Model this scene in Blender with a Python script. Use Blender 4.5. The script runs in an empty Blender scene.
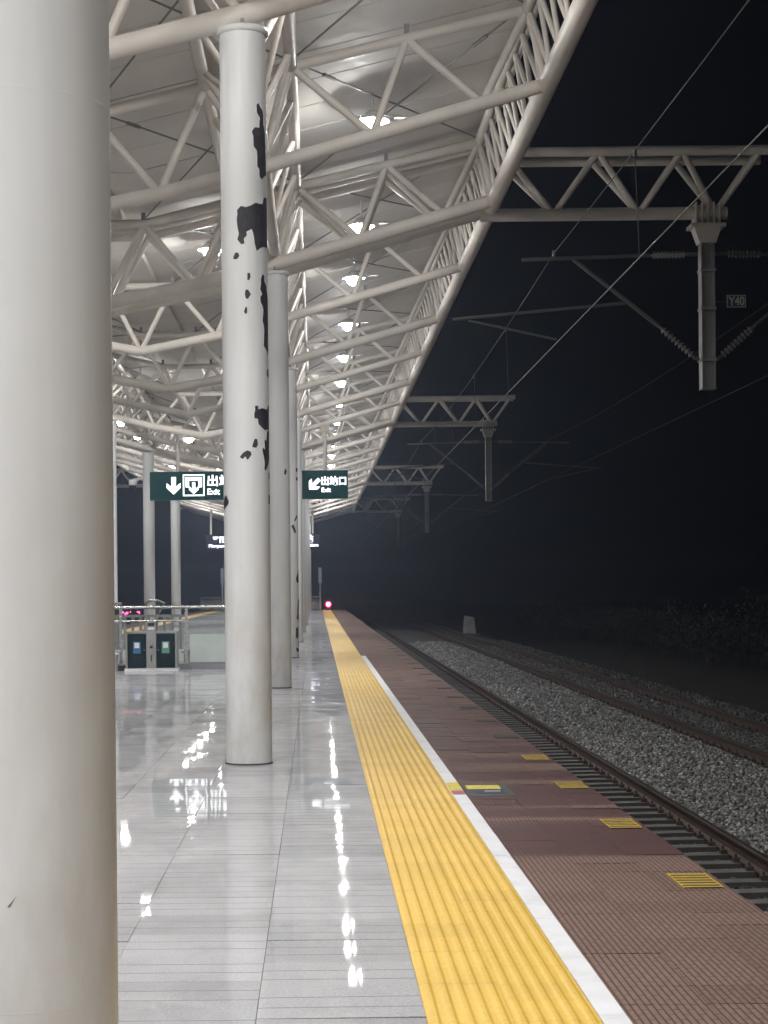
import bpy, bmesh, math, random
import numpy as np
from mathutils import Vector, Matrix

random.seed(7)
rng = np.random.default_rng(7)
S = bpy.context.scene
COL = S.collection

# ------------------------------------------------------------------ camera
ROLL = 0.0096
cam_d = bpy.data.cameras.new("camera")
cam = bpy.data.objects.new("camera", cam_d)
COL.objects.link(cam)
cam_d.sensor_fit = 'VERTICAL'
cam_d.sensor_height = 36.0
cam_d.lens = 63.28
cam_d.shift_x = 67 / 1024
cam_d.shift_y = 77 / 1024
cam_d.clip_start = 0.05
cam_d.clip_end = 2000
c_, s_ = math.cos(ROLL), math.sin(ROLL)
cam.matrix_world = Matrix(((c_, s_, 0, 0), (0, 0, -1, 0), (-s_, c_, 0, 1.5), (0, 0, 0, 1)))
S.camera = cam

# ------------------------------------------------------------------ world, exposure
W = bpy.data.worlds.new("World")
S.world = W
W.use_nodes = True
wn = W.node_tree
bg = wn.nodes["Background"]
sky = wn.nodes.new("ShaderNodeTexSky")
sky.sky_type = 'NISHITA'
sky.sun_disc = False
sky.sun_elevation = math.radians(-8)
sky.sun_rotation = math.radians(180)
wn.links.new(sky.outputs[0], bg.inputs[0])
bg.inputs[1].default_value = 0.02
S.view_settings.view_transform = 'Standard'
S.view_settings.look = 'None'
S.view_settings.exposure = 0.33
S.view_settings.gamma = 1.0
S.cycles.use_denoising = True
S.cycles.max_bounces = 7
S.cycles.diffuse_bounces = 4
S.cycles.glossy_bounces = 3
S.cycles.transmission_bounces = 5
S.cycles.volume_bounces = 1
S.cycles.sample_clamp_indirect = 4.0
S.cycles.caustics_reflective = False
S.cycles.caustics_refractive = False

LAMP_W = 345.0

# ------------------------------------------------------------------ materials
def new_mat(name):
    m = bpy.data.materials.new(name)
    m.use_nodes = True
    nt = m.node_tree
    return m, nt, nt.nodes["Principled BSDF"]

def N(nt, t, **kw):
    n = nt.nodes.new(t)
    for k, v in kw.items():
        setattr(n, k, v)
    return n

def ramp(nt, src, stops):
    r = N(nt, "ShaderNodeValToRGB")
    el = r.color_ramp.elements
    while len(el) < len(stops):
        el.new(0.5)
    for e, (p, c) in zip(el, stops):
        e.position = p
        e.color = (*c, 1) if len(c) == 3 else c
    nt.links.new(src, r.inputs[0])
    return r

def wpos(nt, scale=(1, 1, 1)):
    g = N(nt, "ShaderNodeNewGeometry")
    mp = N(nt, "ShaderNodeMapping")
    mp.inputs["Scale"].default_value = scale
    nt.links.new(g.outputs["Position"], mp.inputs[0])
    return mp.outputs[0]

def noise(nt, vec, scale, detail=4, rough=0.55):
    n = N(nt, "ShaderNodeTexNoise")
    n.inputs["Scale"].default_value = scale
    n.inputs["Detail"].default_value = detail
    n.inputs["Roughness"].default_value = rough
    nt.links.new(vec, n.inputs["Vector"])
    return n.outputs[0]

def mixc(nt, fac, a, b, mode='MIX'):
    m = N(nt, "ShaderNodeMix", data_type='RGBA', blend_type=mode)
    for sock, v in ((m.inputs[0], fac), (m.inputs[6], a), (m.inputs[7], b)):
        if isinstance(v, (int, float)):
            sock.default_value = v
        elif isinstance(v, tuple):
            sock.default_value = (*v, 1)
        else:
            nt.links.new(v, sock)
    return m.outputs[2]

def math_(nt, op, a, b=None, clamp=False):
    m = N(nt, "ShaderNodeMath", operation=op, use_clamp=clamp)
    for sock, v in ((m.inputs[0], a), (m.inputs[1], b)):
        if v is None:
            continue
        if isinstance(v, (int, float)):
            sock.default_value = v
        else:
            nt.links.new(v, sock)
    return m.outputs[0]

def bump(nt, b, h, strength=0.2, dist=0.01):
    n = N(nt, "ShaderNodeBump")
    n.inputs["Strength"].default_value = strength
    n.inputs["Distance"].default_value = dist
    nt.links.new(h, n.inputs["Height"])
    nt.links.new(n.outputs[0], b.inputs["Normal"])

def simple(name, col, rough=0.5, metal=0.0, var=0.12, scale=3.0, bmp=0.0, bscale=60, stretch=(1, 1, 1), dirt=None):
    """painted / cast surface: base colour with large soft blotches, fine grain and optional dirt colour"""
    m, nt, b = new_mat(name)
    p = wpos(nt, stretch)
    n1 = noise(nt, p, scale, 5)
    lo = tuple(c * (1 - var) for c in col)
    hi = tuple(min(1, c * (1 + var)) for c in col)
    r = ramp(nt, n1, [(0.3, lo), (0.7, hi)])
    out = r.outputs[0]
    if dirt:
        n2 = noise(nt, wpos(nt, stretch), scale * 0.6, 8, 0.7)
        f = ramp(nt, n2, [(0.5, (0, 0, 0)), (0.72, (1, 1, 1))])
        out = mixc(nt, math_(nt, 'MULTIPLY', f.outputs[0], 0.55), out, dirt)
    nt.links.new(out, b.inputs["Base Color"])
    rr = ramp(nt, noise(nt, p, scale * 4, 3), [(0.3, (rough * 0.85,) * 3), (0.7, (min(1, rough * 1.2),) * 3)])
    nt.links.new(rr.outputs[0], b.inputs["Roughness"])
    b.inputs["Metallic"].default_value = metal
    if bmp:
        bump(nt, b, noise(nt, wpos(nt), bscale, 4), bmp, 0.01)
    return m

def emit(name, col, strength, base=None):
    m, nt, b = new_mat(name)
    b.inputs["Base Color"].default_value = (*(base or col), 1)
    b.inputs["Emission Color"].default_value = (*col, 1)
    b.inputs["Emission Strength"].default_value = strength
    return m

M = {}
M['truss'] = simple('cream_steel_paint', (0.68, 0.64, 0.585), 0.5, var=0.08, scale=1.3, dirt=(0.45, 0.40, 0.34))
M['deck'] = simple('ceiling_panel_paint', (0.77, 0.745, 0.70), 0.65, var=0.05, scale=0.8, dirt=(0.56, 0.52, 0.46))
M['dark_gap'] = simple('dark_joint', (0.04, 0.038, 0.035), 0.8)
M['lamp_shell'] = simple('lamp_housing', (0.55, 0.55, 0.54), 0.35, metal=0.3)
M['lamp_white'] = simple('lamp_reflector', (0.85, 0.85, 0.83), 0.25, var=0.03)
M['peel'] = simple('bare_undercoat', (0.030, 0.028, 0.036), 0.6, var=0.4, scale=14, bmp=0.35, dirt=(0.075, 0.05, 0.04))
M['steel'] = simple('stainless', (0.55, 0.55, 0.54), 0.28, metal=0.9, var=0.06)
M['arm'] = simple('weathered_arm', (0.085, 0.085, 0.085), 0.5, metal=0.4, var=0.15)
M['galv'] = simple('galvanised_steel', (0.33, 0.33, 0.32), 0.5, metal=0.4, var=0.15)
M['mast'] = simple('mast_steel', (0.24, 0.24, 0.235), 0.5, metal=0.2, var=0.15, dirt=(0.16, 0.13, 0.1))
M['insul'] = simple('brown_porcelain', (0.12, 0.105, 0.10), 0.3, var=0.1)
M['wire'] = simple('copper_wire', (0.2, 0.19, 0.18), 0.3, metal=0.6, var=0.05)
M['cable'] = simple('grey_cable', (0.045, 0.044, 0.042), 0.5)
M['concrete'] = simple('platform_concrete', (0.27, 0.26, 0.25), 0.85, var=0.2, scale=2, bmp=0.3, dirt=(0.12, 0.11, 0.1))
M['sleeper'] = simple('sleeper_concrete', (0.20, 0.19, 0.175), 0.8, var=0.2, scale=4, bmp=0.3, dirt=(0.08, 0.06, 0.05))
M['rail'] = simple('rusty_rail', (0.075, 0.048, 0.036), 0.6, metal=0.2, var=0.3, scale=8)
M['railtop'] = simple('worn_rail_head', (0.17, 0.14, 0.12), 0.32, metal=0.8, var=0.15, scale=6)
M['soil'] = simple('dark_soil', (0.05, 0.045, 0.035), 0.95, var=0.4, scale=1.5, bmp=0.4)
M['ballbase'] = simple('ballast_bed_grit', (0.045, 0.042, 0.039), 0.95, var=0.4, scale=14, bmp=0.6)
M['signgreen'] = simple('sign_green', (0.004, 0.05, 0.048), 0.35, var=0.05)
M['signdark'] = simple('sign_navy', (0.012, 0.014, 0.028), 0.35, var=0.05)
for k_ in ('signgreen', 'signdark'): M[k_].node_tree.nodes['Principled BSDF'].inputs['Specular IOR Level'].default_value = 0.15
M['signtext'] = emit('backlit_lettering', (0.95, 0.97, 1.0), 1.6)
M['signtext2'] = emit('backlit_name_lettering', (0.85, 0.88, 1.0), 2.2)
M['bingreen'] = simple('bin_green_black', (0.010, 0.022, 0.026), 0.35, var=0.1)
M['bingreen'].node_tree.nodes['Principled BSDF'].inputs['Specular IOR Level'].default_value = 0.12
M['binblue'] = simple('label_blue', (0.05, 0.16, 0.33), 0.5)
M['bingrn'] = simple('label_green', (0.12, 0.30, 0.22), 0.5)
M['white'] = simple('white_plastic', (0.75, 0.75, 0.74), 0.4, var=0.05)
M['led'] = emit('pink_led', (1.0, 0.06, 0.28), 6.0)
M['signal'] = emit('red_signal_core', (1.0, 0.35, 0.5), 40.0)
M['signal_halo'] = emit('red_signal_halo', (1.0, 0.01, 0.12), 3.0)  # bloom round the signal core, painted as a glowing ring
M['black'] = simple('black_plastic', (0.02, 0.02, 0.022), 0.4)
M['plate'] = simple('number_plate_paint', (0.02, 0.02, 0.02), 0.4)
M['plate_t'] = simple('plate_digits_paint', (0.36, 0.36, 0.35), 0.6)
M['panel'] = simple('stair_wall_panel', (0.78, 0.79, 0.76), 0.45, var=0.08)
M['postblue'] = simple('post_box_blue', (0.18, 0.21, 0.30), 0.5)
M['markwhite'] = simple('white_marker_block', (0.6, 0.6, 0.58), 0.8, dirt=(0.3, 0.3, 0.28))
M['grate_dark'] = simple('dirty_drain', (0.03, 0.028, 0.026), 0.7)
M['grate_y'] = simple('yellow_grate_paint', (0.55, 0.36, 0.02), 0.5, var=0.2, scale=20, dirt=(0.2, 0.14, 0.03))
M['st_y'] = simple('sticker_yellow', (0.62, 0.50, 0.06), 0.5, scale=20)
M['st_n'] = simple('sticker_navy', (0.02, 0.025, 0.07), 0.4, scale=20)
M['st_r'] = simple('sticker_red', (0.42, 0.10, 0.11), 0.5, scale=20)
M['st_g'] = simple('sticker_backing', (0.055, 0.065, 0.055), 0.4, scale=20)

# sleepers: lit tops and shaded sides put into the colour by face slope
m, nt, b = new_mat('sleeper_shade_by_slope')
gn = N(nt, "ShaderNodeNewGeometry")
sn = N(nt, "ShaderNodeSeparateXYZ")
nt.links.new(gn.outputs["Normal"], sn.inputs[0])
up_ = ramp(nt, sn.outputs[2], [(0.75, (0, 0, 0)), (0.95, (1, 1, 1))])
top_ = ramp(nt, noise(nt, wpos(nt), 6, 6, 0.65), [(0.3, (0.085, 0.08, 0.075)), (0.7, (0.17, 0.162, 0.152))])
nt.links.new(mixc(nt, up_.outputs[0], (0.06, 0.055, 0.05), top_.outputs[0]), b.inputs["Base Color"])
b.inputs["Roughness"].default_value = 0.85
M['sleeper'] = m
# columns: white enamel with faint vertical streaks, grime near the foot
m, nt, b = new_mat('column_enamel')
v = wpos(nt, (6, 6, 0.35))
r = ramp(nt, noise(nt, v, 2.2, 6, 0.6), [(0.25, (0.72, 0.728, 0.725)), (0.75, (0.79, 0.80, 0.80))])
g = N(nt, "ShaderNodeNewGeometry")
sx = N(nt, "ShaderNodeSeparateXYZ")
nt.links.new(g.outputs["Position"], sx.inputs[0])
low = math_(nt, 'SUBTRACT', 1.0, math_(nt, 'DIVIDE', sx.outputs[2], 2.4), True)
stain = math_(nt, 'MULTIPLY', low, ramp(nt, noise(nt, wpos(nt, (1, 1, 0.45)), 4.2, 7, 0.68), [(0.38, (0.12,) * 3), (0.66, (1, 1, 1))]).outputs[0])
out = mixc(nt, math_(nt, 'MULTIPLY', stain, 0.5), r.outputs[0], (0.36, 0.30, 0.23))
sc = ramp(nt, noise(nt, wpos(nt, (1, 1, 2)), 9, 8, 0.75), [(0.70, (0, 0, 0)), (0.74, (1, 1, 1))])
out = mixc(nt, math_(nt, 'MULTIPLY', sc.outputs[0], 0.25), out, (0.3, 0.27, 0.24))
nt.links.new(out, b.inputs["Base Color"])
b.inputs["Roughness"].default_value = 0.38
bump(nt, b, noise(nt, wpos(nt, (1, 1, 0.2)), 12, 3), 0.04, 0.01)
M['column'] = m

# polished granite floor
def floor_mat(name, c1, c2, rough):
    m, nt, b = new_mat(name)
    p = wpos(nt)
    spk = noise(nt, p, 90, 5, 0.8)
    r = ramp(nt, spk, [(0.30, c1), (0.62, c2)])
    big = ramp(nt, noise(nt, wpos(nt, (1, 0.35, 1)), 1.1, 4), [(0.3, (0.86,) * 3), (0.7, (1.08,) * 3)])
    col = mixc(nt, 1.0, r.outputs[0], big.outputs[0], 'MULTIPLY')
    oi = N(nt, "ShaderNodeObjectInfo")
    gi = N(nt, "ShaderNodeNewGeometry")
    rnd = math_(nt, 'FRACT', math_(nt, 'ADD', oi.outputs["Random"], gi.outputs["Random Per Island"]))
    rv = ramp(nt, rnd, [(0, (0.82,) * 3), (1, (1.08,) * 3)])
    col = mixc(nt, 1.0, col, rv.outputs[0], 'MULTIPLY')
    # foot grime
    d = ramp(nt, noise(nt, p, 2.7, 7, 0.7), [(0.52, (0, 0, 0)), (0.75, (1, 1, 1))])
    col = mixc(nt, math_(nt, 'MULTIPLY', d.outputs[0], 0.34), col, (0.2, 0.19, 0.18))
    nt.links.new(col, b.inputs["Base Color"])
    rr = ramp(nt, noise(nt, wpos(nt, (1, 0.6, 1)), 3.5, 5), [(0.3, (rough * 0.7,) * 3), (0.7, (rough * 1.5,) * 3)])
    nt.links.new(rr.outputs[0], b.inputs["Roughness"])
    b.inputs["IOR"].default_value = 1.45
    b.inputs["Specular IOR Level"].default_value = 0.3
    b.inputs["Coat Weight"].default_value = 0.65
    b.inputs["Coat Roughness"].default_value = 0.026
    bump(nt, b, noise(nt, p, 5, 2), 0.02, 0.01)
    return m
M['floor'] = floor_mat('grey_granite', (0.27, 0.268, 0.275), (0.50, 0.497, 0.508), 0.42)
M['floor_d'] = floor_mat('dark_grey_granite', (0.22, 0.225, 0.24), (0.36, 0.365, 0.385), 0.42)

# yellow tactile paving
m, nt, b = new_mat('yellow_tactile_paving')
p = wpos(nt)
r = ramp(nt, noise(nt, p, 40, 4, 0.6), [(0.3, (0.65, 0.405, 0.06)), (0.7, (0.74, 0.485, 0.09))])
rows = noise(nt, wpos(nt, (0.25, 1.0, 1)), 1.6, 3, 0.6)
f = ramp(nt, rows, [(0.48, (0, 0, 0)), (0.66, (1, 1, 1))])
col = mixc(nt, math_(nt, 'MULTIPLY', f.outputs[0], 0.10), r.outputs[0], (0.36, 0.23, 0.07))
oi = N(nt, "ShaderNodeObjectInfo")
rv = ramp(nt, oi.outputs["Random"], [(0, (0.93, 0.93, 0.91)), (1, (1.05, 1.05, 1.07))])
col = mixc(nt, 1.0, col, rv.outputs[0], 'MULTIPLY')
nt.links.new(col, b.inputs["Base Color"])
b.inputs["Roughness"].default_value = 0.42
b.inputs["Specular IOR Level"].default_value = 0.4
wv = N(nt, "ShaderNodeTexWave", wave_type='BANDS', bands_direction='Y')
wv.inputs["Scale"].default_value = 12.0
wv.inputs["Distortion"].default_value = 0.6
nt.links.new(p, wv.inputs["Vector"])
bump(nt, b, math_(nt, 'ADD', wv.outputs[1], noise(nt, p, 160, 3)), 0.16, 0.004)
M['tactile'] = m

# maroon anti-slip edge tiles: 25 mm ribs, wet bands
m, nt, b = new_mat('maroon_antislip_tile')
p = wpos(nt)
br = N(nt, "ShaderNodeTexBrick")
br.offset = 0.5
br.inputs["Scale"].default_value = 1.0
br.inputs["Brick Width"].default_value = 0.15
br.inputs["Row Height"].default_value = 0.027
br.inputs["Mortar Size"].default_value = 0.005
br.inputs["Mortar Smooth"].default_value = 0.4
mp = N(nt, "ShaderNodeMapping")
mp.inputs["Rotation"].default_value = (0, 0, math.radians(90))
nt.links.new(p, mp.inputs[0])
nt.links.new(mp.outputs[0], br.inputs["Vector"])
rib = br.outputs["Fac"]
dry = ramp(nt, noise(nt, p, 60, 4, 0.7), [(0.3, (0.13, 0.076, 0.058)), (0.7, (0.225, 0.137, 0.107))])
wet = ramp(nt, noise(nt, p, 60, 4, 0.7), [(0.3, (0.060, 0.021, 0.020)), (0.7, (0.105, 0.042, 0.038))])
sy = N(nt, "ShaderNodeSeparateXYZ")
nt.links.new(p, sy.inputs[0])
band = noise(nt, wpos(nt, (0.05, 1.0, 1)), 1.7, 3, 0.6)
near = N(nt, "ShaderNodeMapRange")
near.inputs[1].default_value = 9.3; near.inputs[2].default_value = 10.4
near.inputs[3].default_value = -0.35; near.inputs[4].default_value = 0.03
nt.links.new(sy.outputs[1], near.inputs[0])
far = N(nt, "ShaderNodeMapRange")
far.inputs[1].default_value = 17; far.inputs[2].default_value = 34
far.inputs[3].default_value = 0.0; far.inputs[4].default_value = -0.17
nt.links.new(sy.outputs[1], far.inputs[0])
wm = math_(nt, 'ADD', band, math_(nt, 'ADD', near.outputs[0], far.outputs[0]))
wf = ramp(nt, wm, [(0.44, (0, 0, 0)), (0.50, (1, 1, 1))])
col = mixc(nt, wf.outputs[0], dry.outputs[0], wet.outputs[0])
oi = N(nt, "ShaderNodeObjectInfo")
rv = ramp(nt, oi.outputs["Random"], [(0, (0.88,) * 3), (1, (1.1,) * 3)])
col = mixc(nt, 1.0, col, rv.outputs[0], 'MULTIPLY')
col = mixc(nt, math_(nt, 'MULTIPLY', rib, 0.8), col, (0.035, 0.022, 0.02))
nt.links.new(col, b.inputs["Base Color"])
rr = ramp(nt, wf.outputs[0], [(0, (0.75,) * 3), (1, (0.5,) * 3)])
nt.links.new(rr.outputs[0], b.inputs["Roughness"])
b.inputs["Specular IOR Level"].default_value = 0.3
bump(nt, b, math_(nt, 'SUBTRACT', 1.0, rib), 0.55, 0.004)
M['red'] = m

M['groove'] = simple('grimy_groove', (0.15, 0.145, 0.145), 0.7)
M['line'] = simple('white_line_paint', (0.72, 0.72, 0.73), 0.5, var=0.06, scale=6, dirt=(0.48, 0.47, 0.46), bmp=0.1)

# ballast stones: grey value per stone
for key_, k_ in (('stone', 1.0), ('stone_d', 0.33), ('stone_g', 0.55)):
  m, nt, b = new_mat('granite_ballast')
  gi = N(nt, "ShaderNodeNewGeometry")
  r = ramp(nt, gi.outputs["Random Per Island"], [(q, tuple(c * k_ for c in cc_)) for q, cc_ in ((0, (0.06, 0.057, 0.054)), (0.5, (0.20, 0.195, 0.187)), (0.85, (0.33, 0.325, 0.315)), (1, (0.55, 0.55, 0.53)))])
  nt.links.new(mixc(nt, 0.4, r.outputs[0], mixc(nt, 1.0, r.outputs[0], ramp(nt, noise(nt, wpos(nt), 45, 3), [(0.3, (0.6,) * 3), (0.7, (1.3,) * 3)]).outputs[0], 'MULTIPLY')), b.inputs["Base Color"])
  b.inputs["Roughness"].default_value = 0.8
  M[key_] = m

m, nt, b = new_mat('leaf_green')
gi = N(nt, "ShaderNodeNewGeometry")
r = ramp(nt, gi.outputs["Random Per Island"], [(0, (0.02, 0.034, 0.018)), (1, (0.05, 0.07, 0.035))])
nt.links.new(r.outputs[0], b.inputs["Base Color"])
b.inputs["Roughness"].default_value = 0.6
M['leaf'] = m
M['bark'] = simple('bark', (0.09, 0.065, 0.045), 0.9, var=0.3)

m, nt, b = new_mat('clear_glass')
b.inputs["Base Color"].default_value = (0.85, 0.92, 0.9, 1)
b.inputs["Roughness"].default_value = 0.02
b.inputs["IOR"].default_value = 1.45
tr = N(nt, "ShaderNodeBsdfTransparent")
tr.inputs[0].default_value = (0.95, 0.97, 0.96, 1)
lw_ = N(nt, "ShaderNodeLayerWeight")
lw_.inputs[0].default_value = 0.5
fr_o = math_(nt, 'ADD', math_(nt, 'MULTIPLY', math_(nt, 'POWER', lw_.outputs[1], 4.0), 0.6), 0.035)
gl = N(nt, "ShaderNodeBsdfGlossy")
gl.inputs["Roughness"].default_value = 0.03
mx = N(nt, "ShaderNodeMixShader")
nt.links.new(fr_o, mx.inputs[0])
nt.links.new(tr.outputs[0], mx.inputs[1])
nt.links.new(gl.outputs[0], mx.inputs[2])
nt.links.new(mx.outputs[0], nt.nodes["Material Output"].inputs[0])
M['glass'] = m

# ------------------------------------------------------------------ mesh helpers
class MB:
    def __init__(s):
        s.v = []; s.f = []; s.sm = []; s.mi = []; s.cur = 0
    def add(s, vs, fs, smooth=False):
        o = len(s.v)
        s.v += [tuple(p) for p in vs]
        for f in fs:
            s.f.append(tuple(i + o for i in f)); s.sm.append(smooth); s.mi.append(s.cur)
        return s
    def box(s, x0, x1, y0, y1, z0, z1):
        vs = [(x, y, z) for z in (z0, z1) for y in (y0, y1) for x in (x0, x1)]
        return s.add(vs, [(0, 2, 3, 1), (4, 5, 7, 6), (0, 1, 5, 4), (2, 6, 7, 3), (0, 4, 6, 2), (1, 3, 7, 5)])
    def tube(s, a, b, r, n=10, r2=None, caps=True):
        a = Vector(a); b = Vector(b); r2 = r if r2 is None else r2
        d = (b - a).normalized()
        up = Vector((0, 0, 1)) if abs(d.z) < 0.95 else Vector((0, 1, 0))
        p = d.cross(up).normalized(); q = p.cross(d)
        ring = lambda c, rr: [c + (p * math.cos(2 * math.pi * i / n) + q * math.sin(2 * math.pi * i / n)) * rr for i in range(n)]
        A = ring(a, r); B = ring(b, r2)
        s.add(A + B, [((i + 1) % n, i, n + i, n + (i + 1) % n) for i in range(n)], True)
        if caps:
            s.add(A, [tuple(range(n))])
            s.add(B, [tuple(range(n - 1, -1, -1))])
        return s
    def path(s, pts, r, n=10):
        for a, b in zip(pts, pts[1:]):
            s.tube(a, b, r, n)
        return s
    def lathe(s, prof, c=(0, 0, 0), n=32, axis='Z', smooth=True):
        o = []
        for (r, z) in prof:
            for i in range(n):
                t = 2 * math.pi * i / n
                p = (r * math.cos(t), r * math.sin(t), z)
                if axis == 'Y': p = (p[0], p[2], p[1])
                o.append((p[0] + c[0], p[1] + c[1], p[2] + c[2]))
        fs = [(k * n + i, k * n + (i + 1) % n, (k + 1) * n + (i + 1) % n, (k + 1) * n + i) for k in range(len(prof) - 1) for i in range(n)]
        if axis == 'Y': fs = [tuple(reversed(f)) for f in fs]
        return s.add(o, fs, smooth)
    def prism(s, poly, y0, y1):
        """outline in (x,z) extruded along y"""
        n = len(poly)
        vs = [(x, y0, z) for x, z in poly] + [(x, y1, z) for x, z in poly]
        return s.add(vs, [tuple(range(n)), tuple(range(2 * n - 1, n - 1, -1))] + [(i, n + i, n + (i + 1) % n, (i + 1) % n) for i in range(n)])
    def mesh(s, name, mats):
        me = bpy.data.meshes.new(name)
        me.from_pydata(s.v, [], s.f)
        me.polygons.foreach_set('use_smooth', s.sm)
        me.polygons.foreach_set('material_index', s.mi)
        for mm in (mats if isinstance(mats, (list, tuple)) else [mats]):
            me.materials.append(mm)
        me.validate()
        bm = bmesh.new(); bm.from_mesh(me)
        bmesh.ops.recalc_face_normals(bm, faces=bm.faces)
        bm.to_mesh(me); bm.free()
        return me
    def obj(s, name, mats, parent=None, **kw):
        return put(name, s.mesh(name, mats), parent, **kw)

def put(name, me, parent=None, loc=None, **kw):
    o = bpy.data.objects.new(name, me)
    COL.objects.link(o)
    if parent is not None: o.parent = parent
    if loc is not None: o.location = loc
    for k, v in kw.items(): o[k] = v
    return o

def thing(name, label, cat, loc=(0, 0, 0), group=None):
    o = put(name, None, None, loc)
    o.empty_display_size = 0.1
    o['label'] = label; o['category'] = cat
    if group: o['group'] = group
    return o

def copy_tree(o, parent=None):
    c = o.copy(); COL.objects.link(c)
    if parent is not None: c.parent = parent
    for ch in list(o.children): copy_tree(ch, c)
    return c

ORD = ['first', 'second', 'third', 'fourth', 'fifth', 'sixth', 'seventh', 'eighth', 'ninth', 'tenth', 'eleventh', 'twelfth',
       'thirteenth', 'fourteenth', 'fifteenth', 'sixteenth', 'seventeenth', 'eighteenth', 'nineteenth', 'twentieth',
       'twenty-first', 'twenty-second', 'twenty-third', 'twenty-fourth']

XM = -3.2                        # middle of the island platform
mir = lambda x: 2 * XM - x
D0, DB = 3.65, 11.93             # first column, column bay
Y0, Y1, YR = -21.0, 128.0, 136.6 # platform start, platform end, roof end
EDGE = 2.035

# ------------------------------------------------------------------ ground, ballast, platform body
g = MB(); 
xs = [-160, -13, -11.6, -8.435, 2.035, 2.3, 4.75, 5.1, 6.1, 6.8, 7.15, 9.4, 10.2, 11.6, 13, 22, 160]
MB().add([(-400, -250, -2.35), (400, -250, -2.35), (400, 600, -2.35), (-400, 600, -2.35)], [(0, 1, 2, 3)]).obj('ground', M['soil'], kind='structure')

def ball_z(x):
    """cross profile of the ballast bed"""
    pts = [(2.035, -1.515), (4.72, -1.515), (5.15, -1.41), (6.5, -1.40), (7.0, -1.475), (9.5, -1.475), (10.0, -1.50), (10.5, -1.55), (11.9, -2.35)]
    for (a, za), (b_, zb) in zip(pts, pts[1:]):
        if a <= x <= b_:
            return za + (zb - za) * (x - a) / (b_ - a)
    return -2.36

bb = MB()
gx = np.concatenate([np.arange(2.04, 12.0, 0.25), [12.0]])
gy = np.arange(-20, 172, 1.5)
zz = np.array([[ball_z(x) for x in gx] for _ in gy]) + rng.uniform(-0.015, 0.015, (len(gy), len(gx)))
vs = [(gx[i], gy[j], zz[j, i]) for j in range(len(gy)) for i in range(len(gx))]
nx = len(gx)
bb.add(vs, [(j * nx + i, j * nx + i + 1, (j + 1) * nx + i + 1, (j + 1) * nx + i) for j in range(len(gy) - 1) for i in range(nx - 1)], True)
bb.obj('ballast_bed', M['ballbase'], kind='structure')

# stones
def stones(name, spots, sizes, mat):
    n = len(spots)
    base = np.array([(1, 0, 0), (-1, 0, 0), (0, 1, 0), (0, -1, 0), (0, 0, 1), (0, 0, -1)], float)
    fac = np.array([(0, 2, 4), (2, 1, 4), (1, 3, 4), (3, 0, 4), (2, 0, 5), (1, 2, 5), (3, 1, 5), (0, 3, 5)])
    V = base[None] * rng.uniform(0.6, 1.25, (n, 6, 1)) + rng.uniform(-0.28, 0.28, (n, 6, 3))
    a = rng.uniform(0, 2 * np.pi, n); t = rng.uniform(-0.9, 0.9, n)
    ca, sa, ct, st = np.cos(a), np.sin(a), np.cos(t), np.sin(t)
    R = np.zeros((n, 3, 3)); R[:, 0, 0] = ca; R[:, 0, 1] = -sa * ct; R[:, 0, 2] = sa * st
    R[:, 1, 0] = sa; R[:, 1, 1] = ca * ct; R[:, 1, 2] = -ca * st; R[:, 2, 1] = st; R[:, 2, 2] = ct
    V = np.einsum('nij,nkj->nki', R, V) * (sizes[:, None, None] * np.array([1, 1, 0.8]))
    V += spots[:, None, :]
    me = bpy.data.meshes.new(name)
    F = (fac[None] + (np.arange(n) * 6)[:, None, None]).reshape(-1, 3)
    me.vertices.add(n * 6); me.vertices.foreach_set('co', V.reshape(-1))
    me.loops.add(len(F) * 3); me.loops.foreach_set('vertex_index', F.reshape(-1).astype(np.int32))
    me.polygons.add(len(F)); me.polygons.foreach_set('loop_start', (np.arange(len(F)) * 3).astype(np.int32))
    me.update(calc_edges=True); me.validate()
    me.materials.append(mat)
    put(name, me, kind='stuff')
def scatter(n, x0, x1, y0, y1, s0, s1, p=2.0):
    x = rng.uniform(x0, x1, n)
    u = rng.uniform(0, 1, n)
    y = y0 + (y1 - y0) * u ** p
    s = rng.uniform(s0, s1, n) * (1 + np.maximum(0, y - 30) / 60)
    z = np.array([ball_z(q) for q in x]) + s * rng.uniform(-0.1, 0.6, n)
    return np.stack([x, y, z], 1), s
A, sa = scatter(80000, 4.72, 7.2, 13, 95, 0.015, 0.044)
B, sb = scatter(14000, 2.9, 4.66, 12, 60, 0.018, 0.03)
C_, sc_ = scatter(16000, 7.5, 8.75, 20, 90, 0.024, 0.042)
D_, sd_ = scatter(15000, 8.9, 10.9, 22, 100, 0.026, 0.046)
stones('ballast_stones', A, sa, M['stone'])
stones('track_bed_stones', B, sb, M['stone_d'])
stones('far_track_stones', np.concatenate([C_, D_]), np.concatenate([sc_, sd_]), M['stone_g'])

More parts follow.
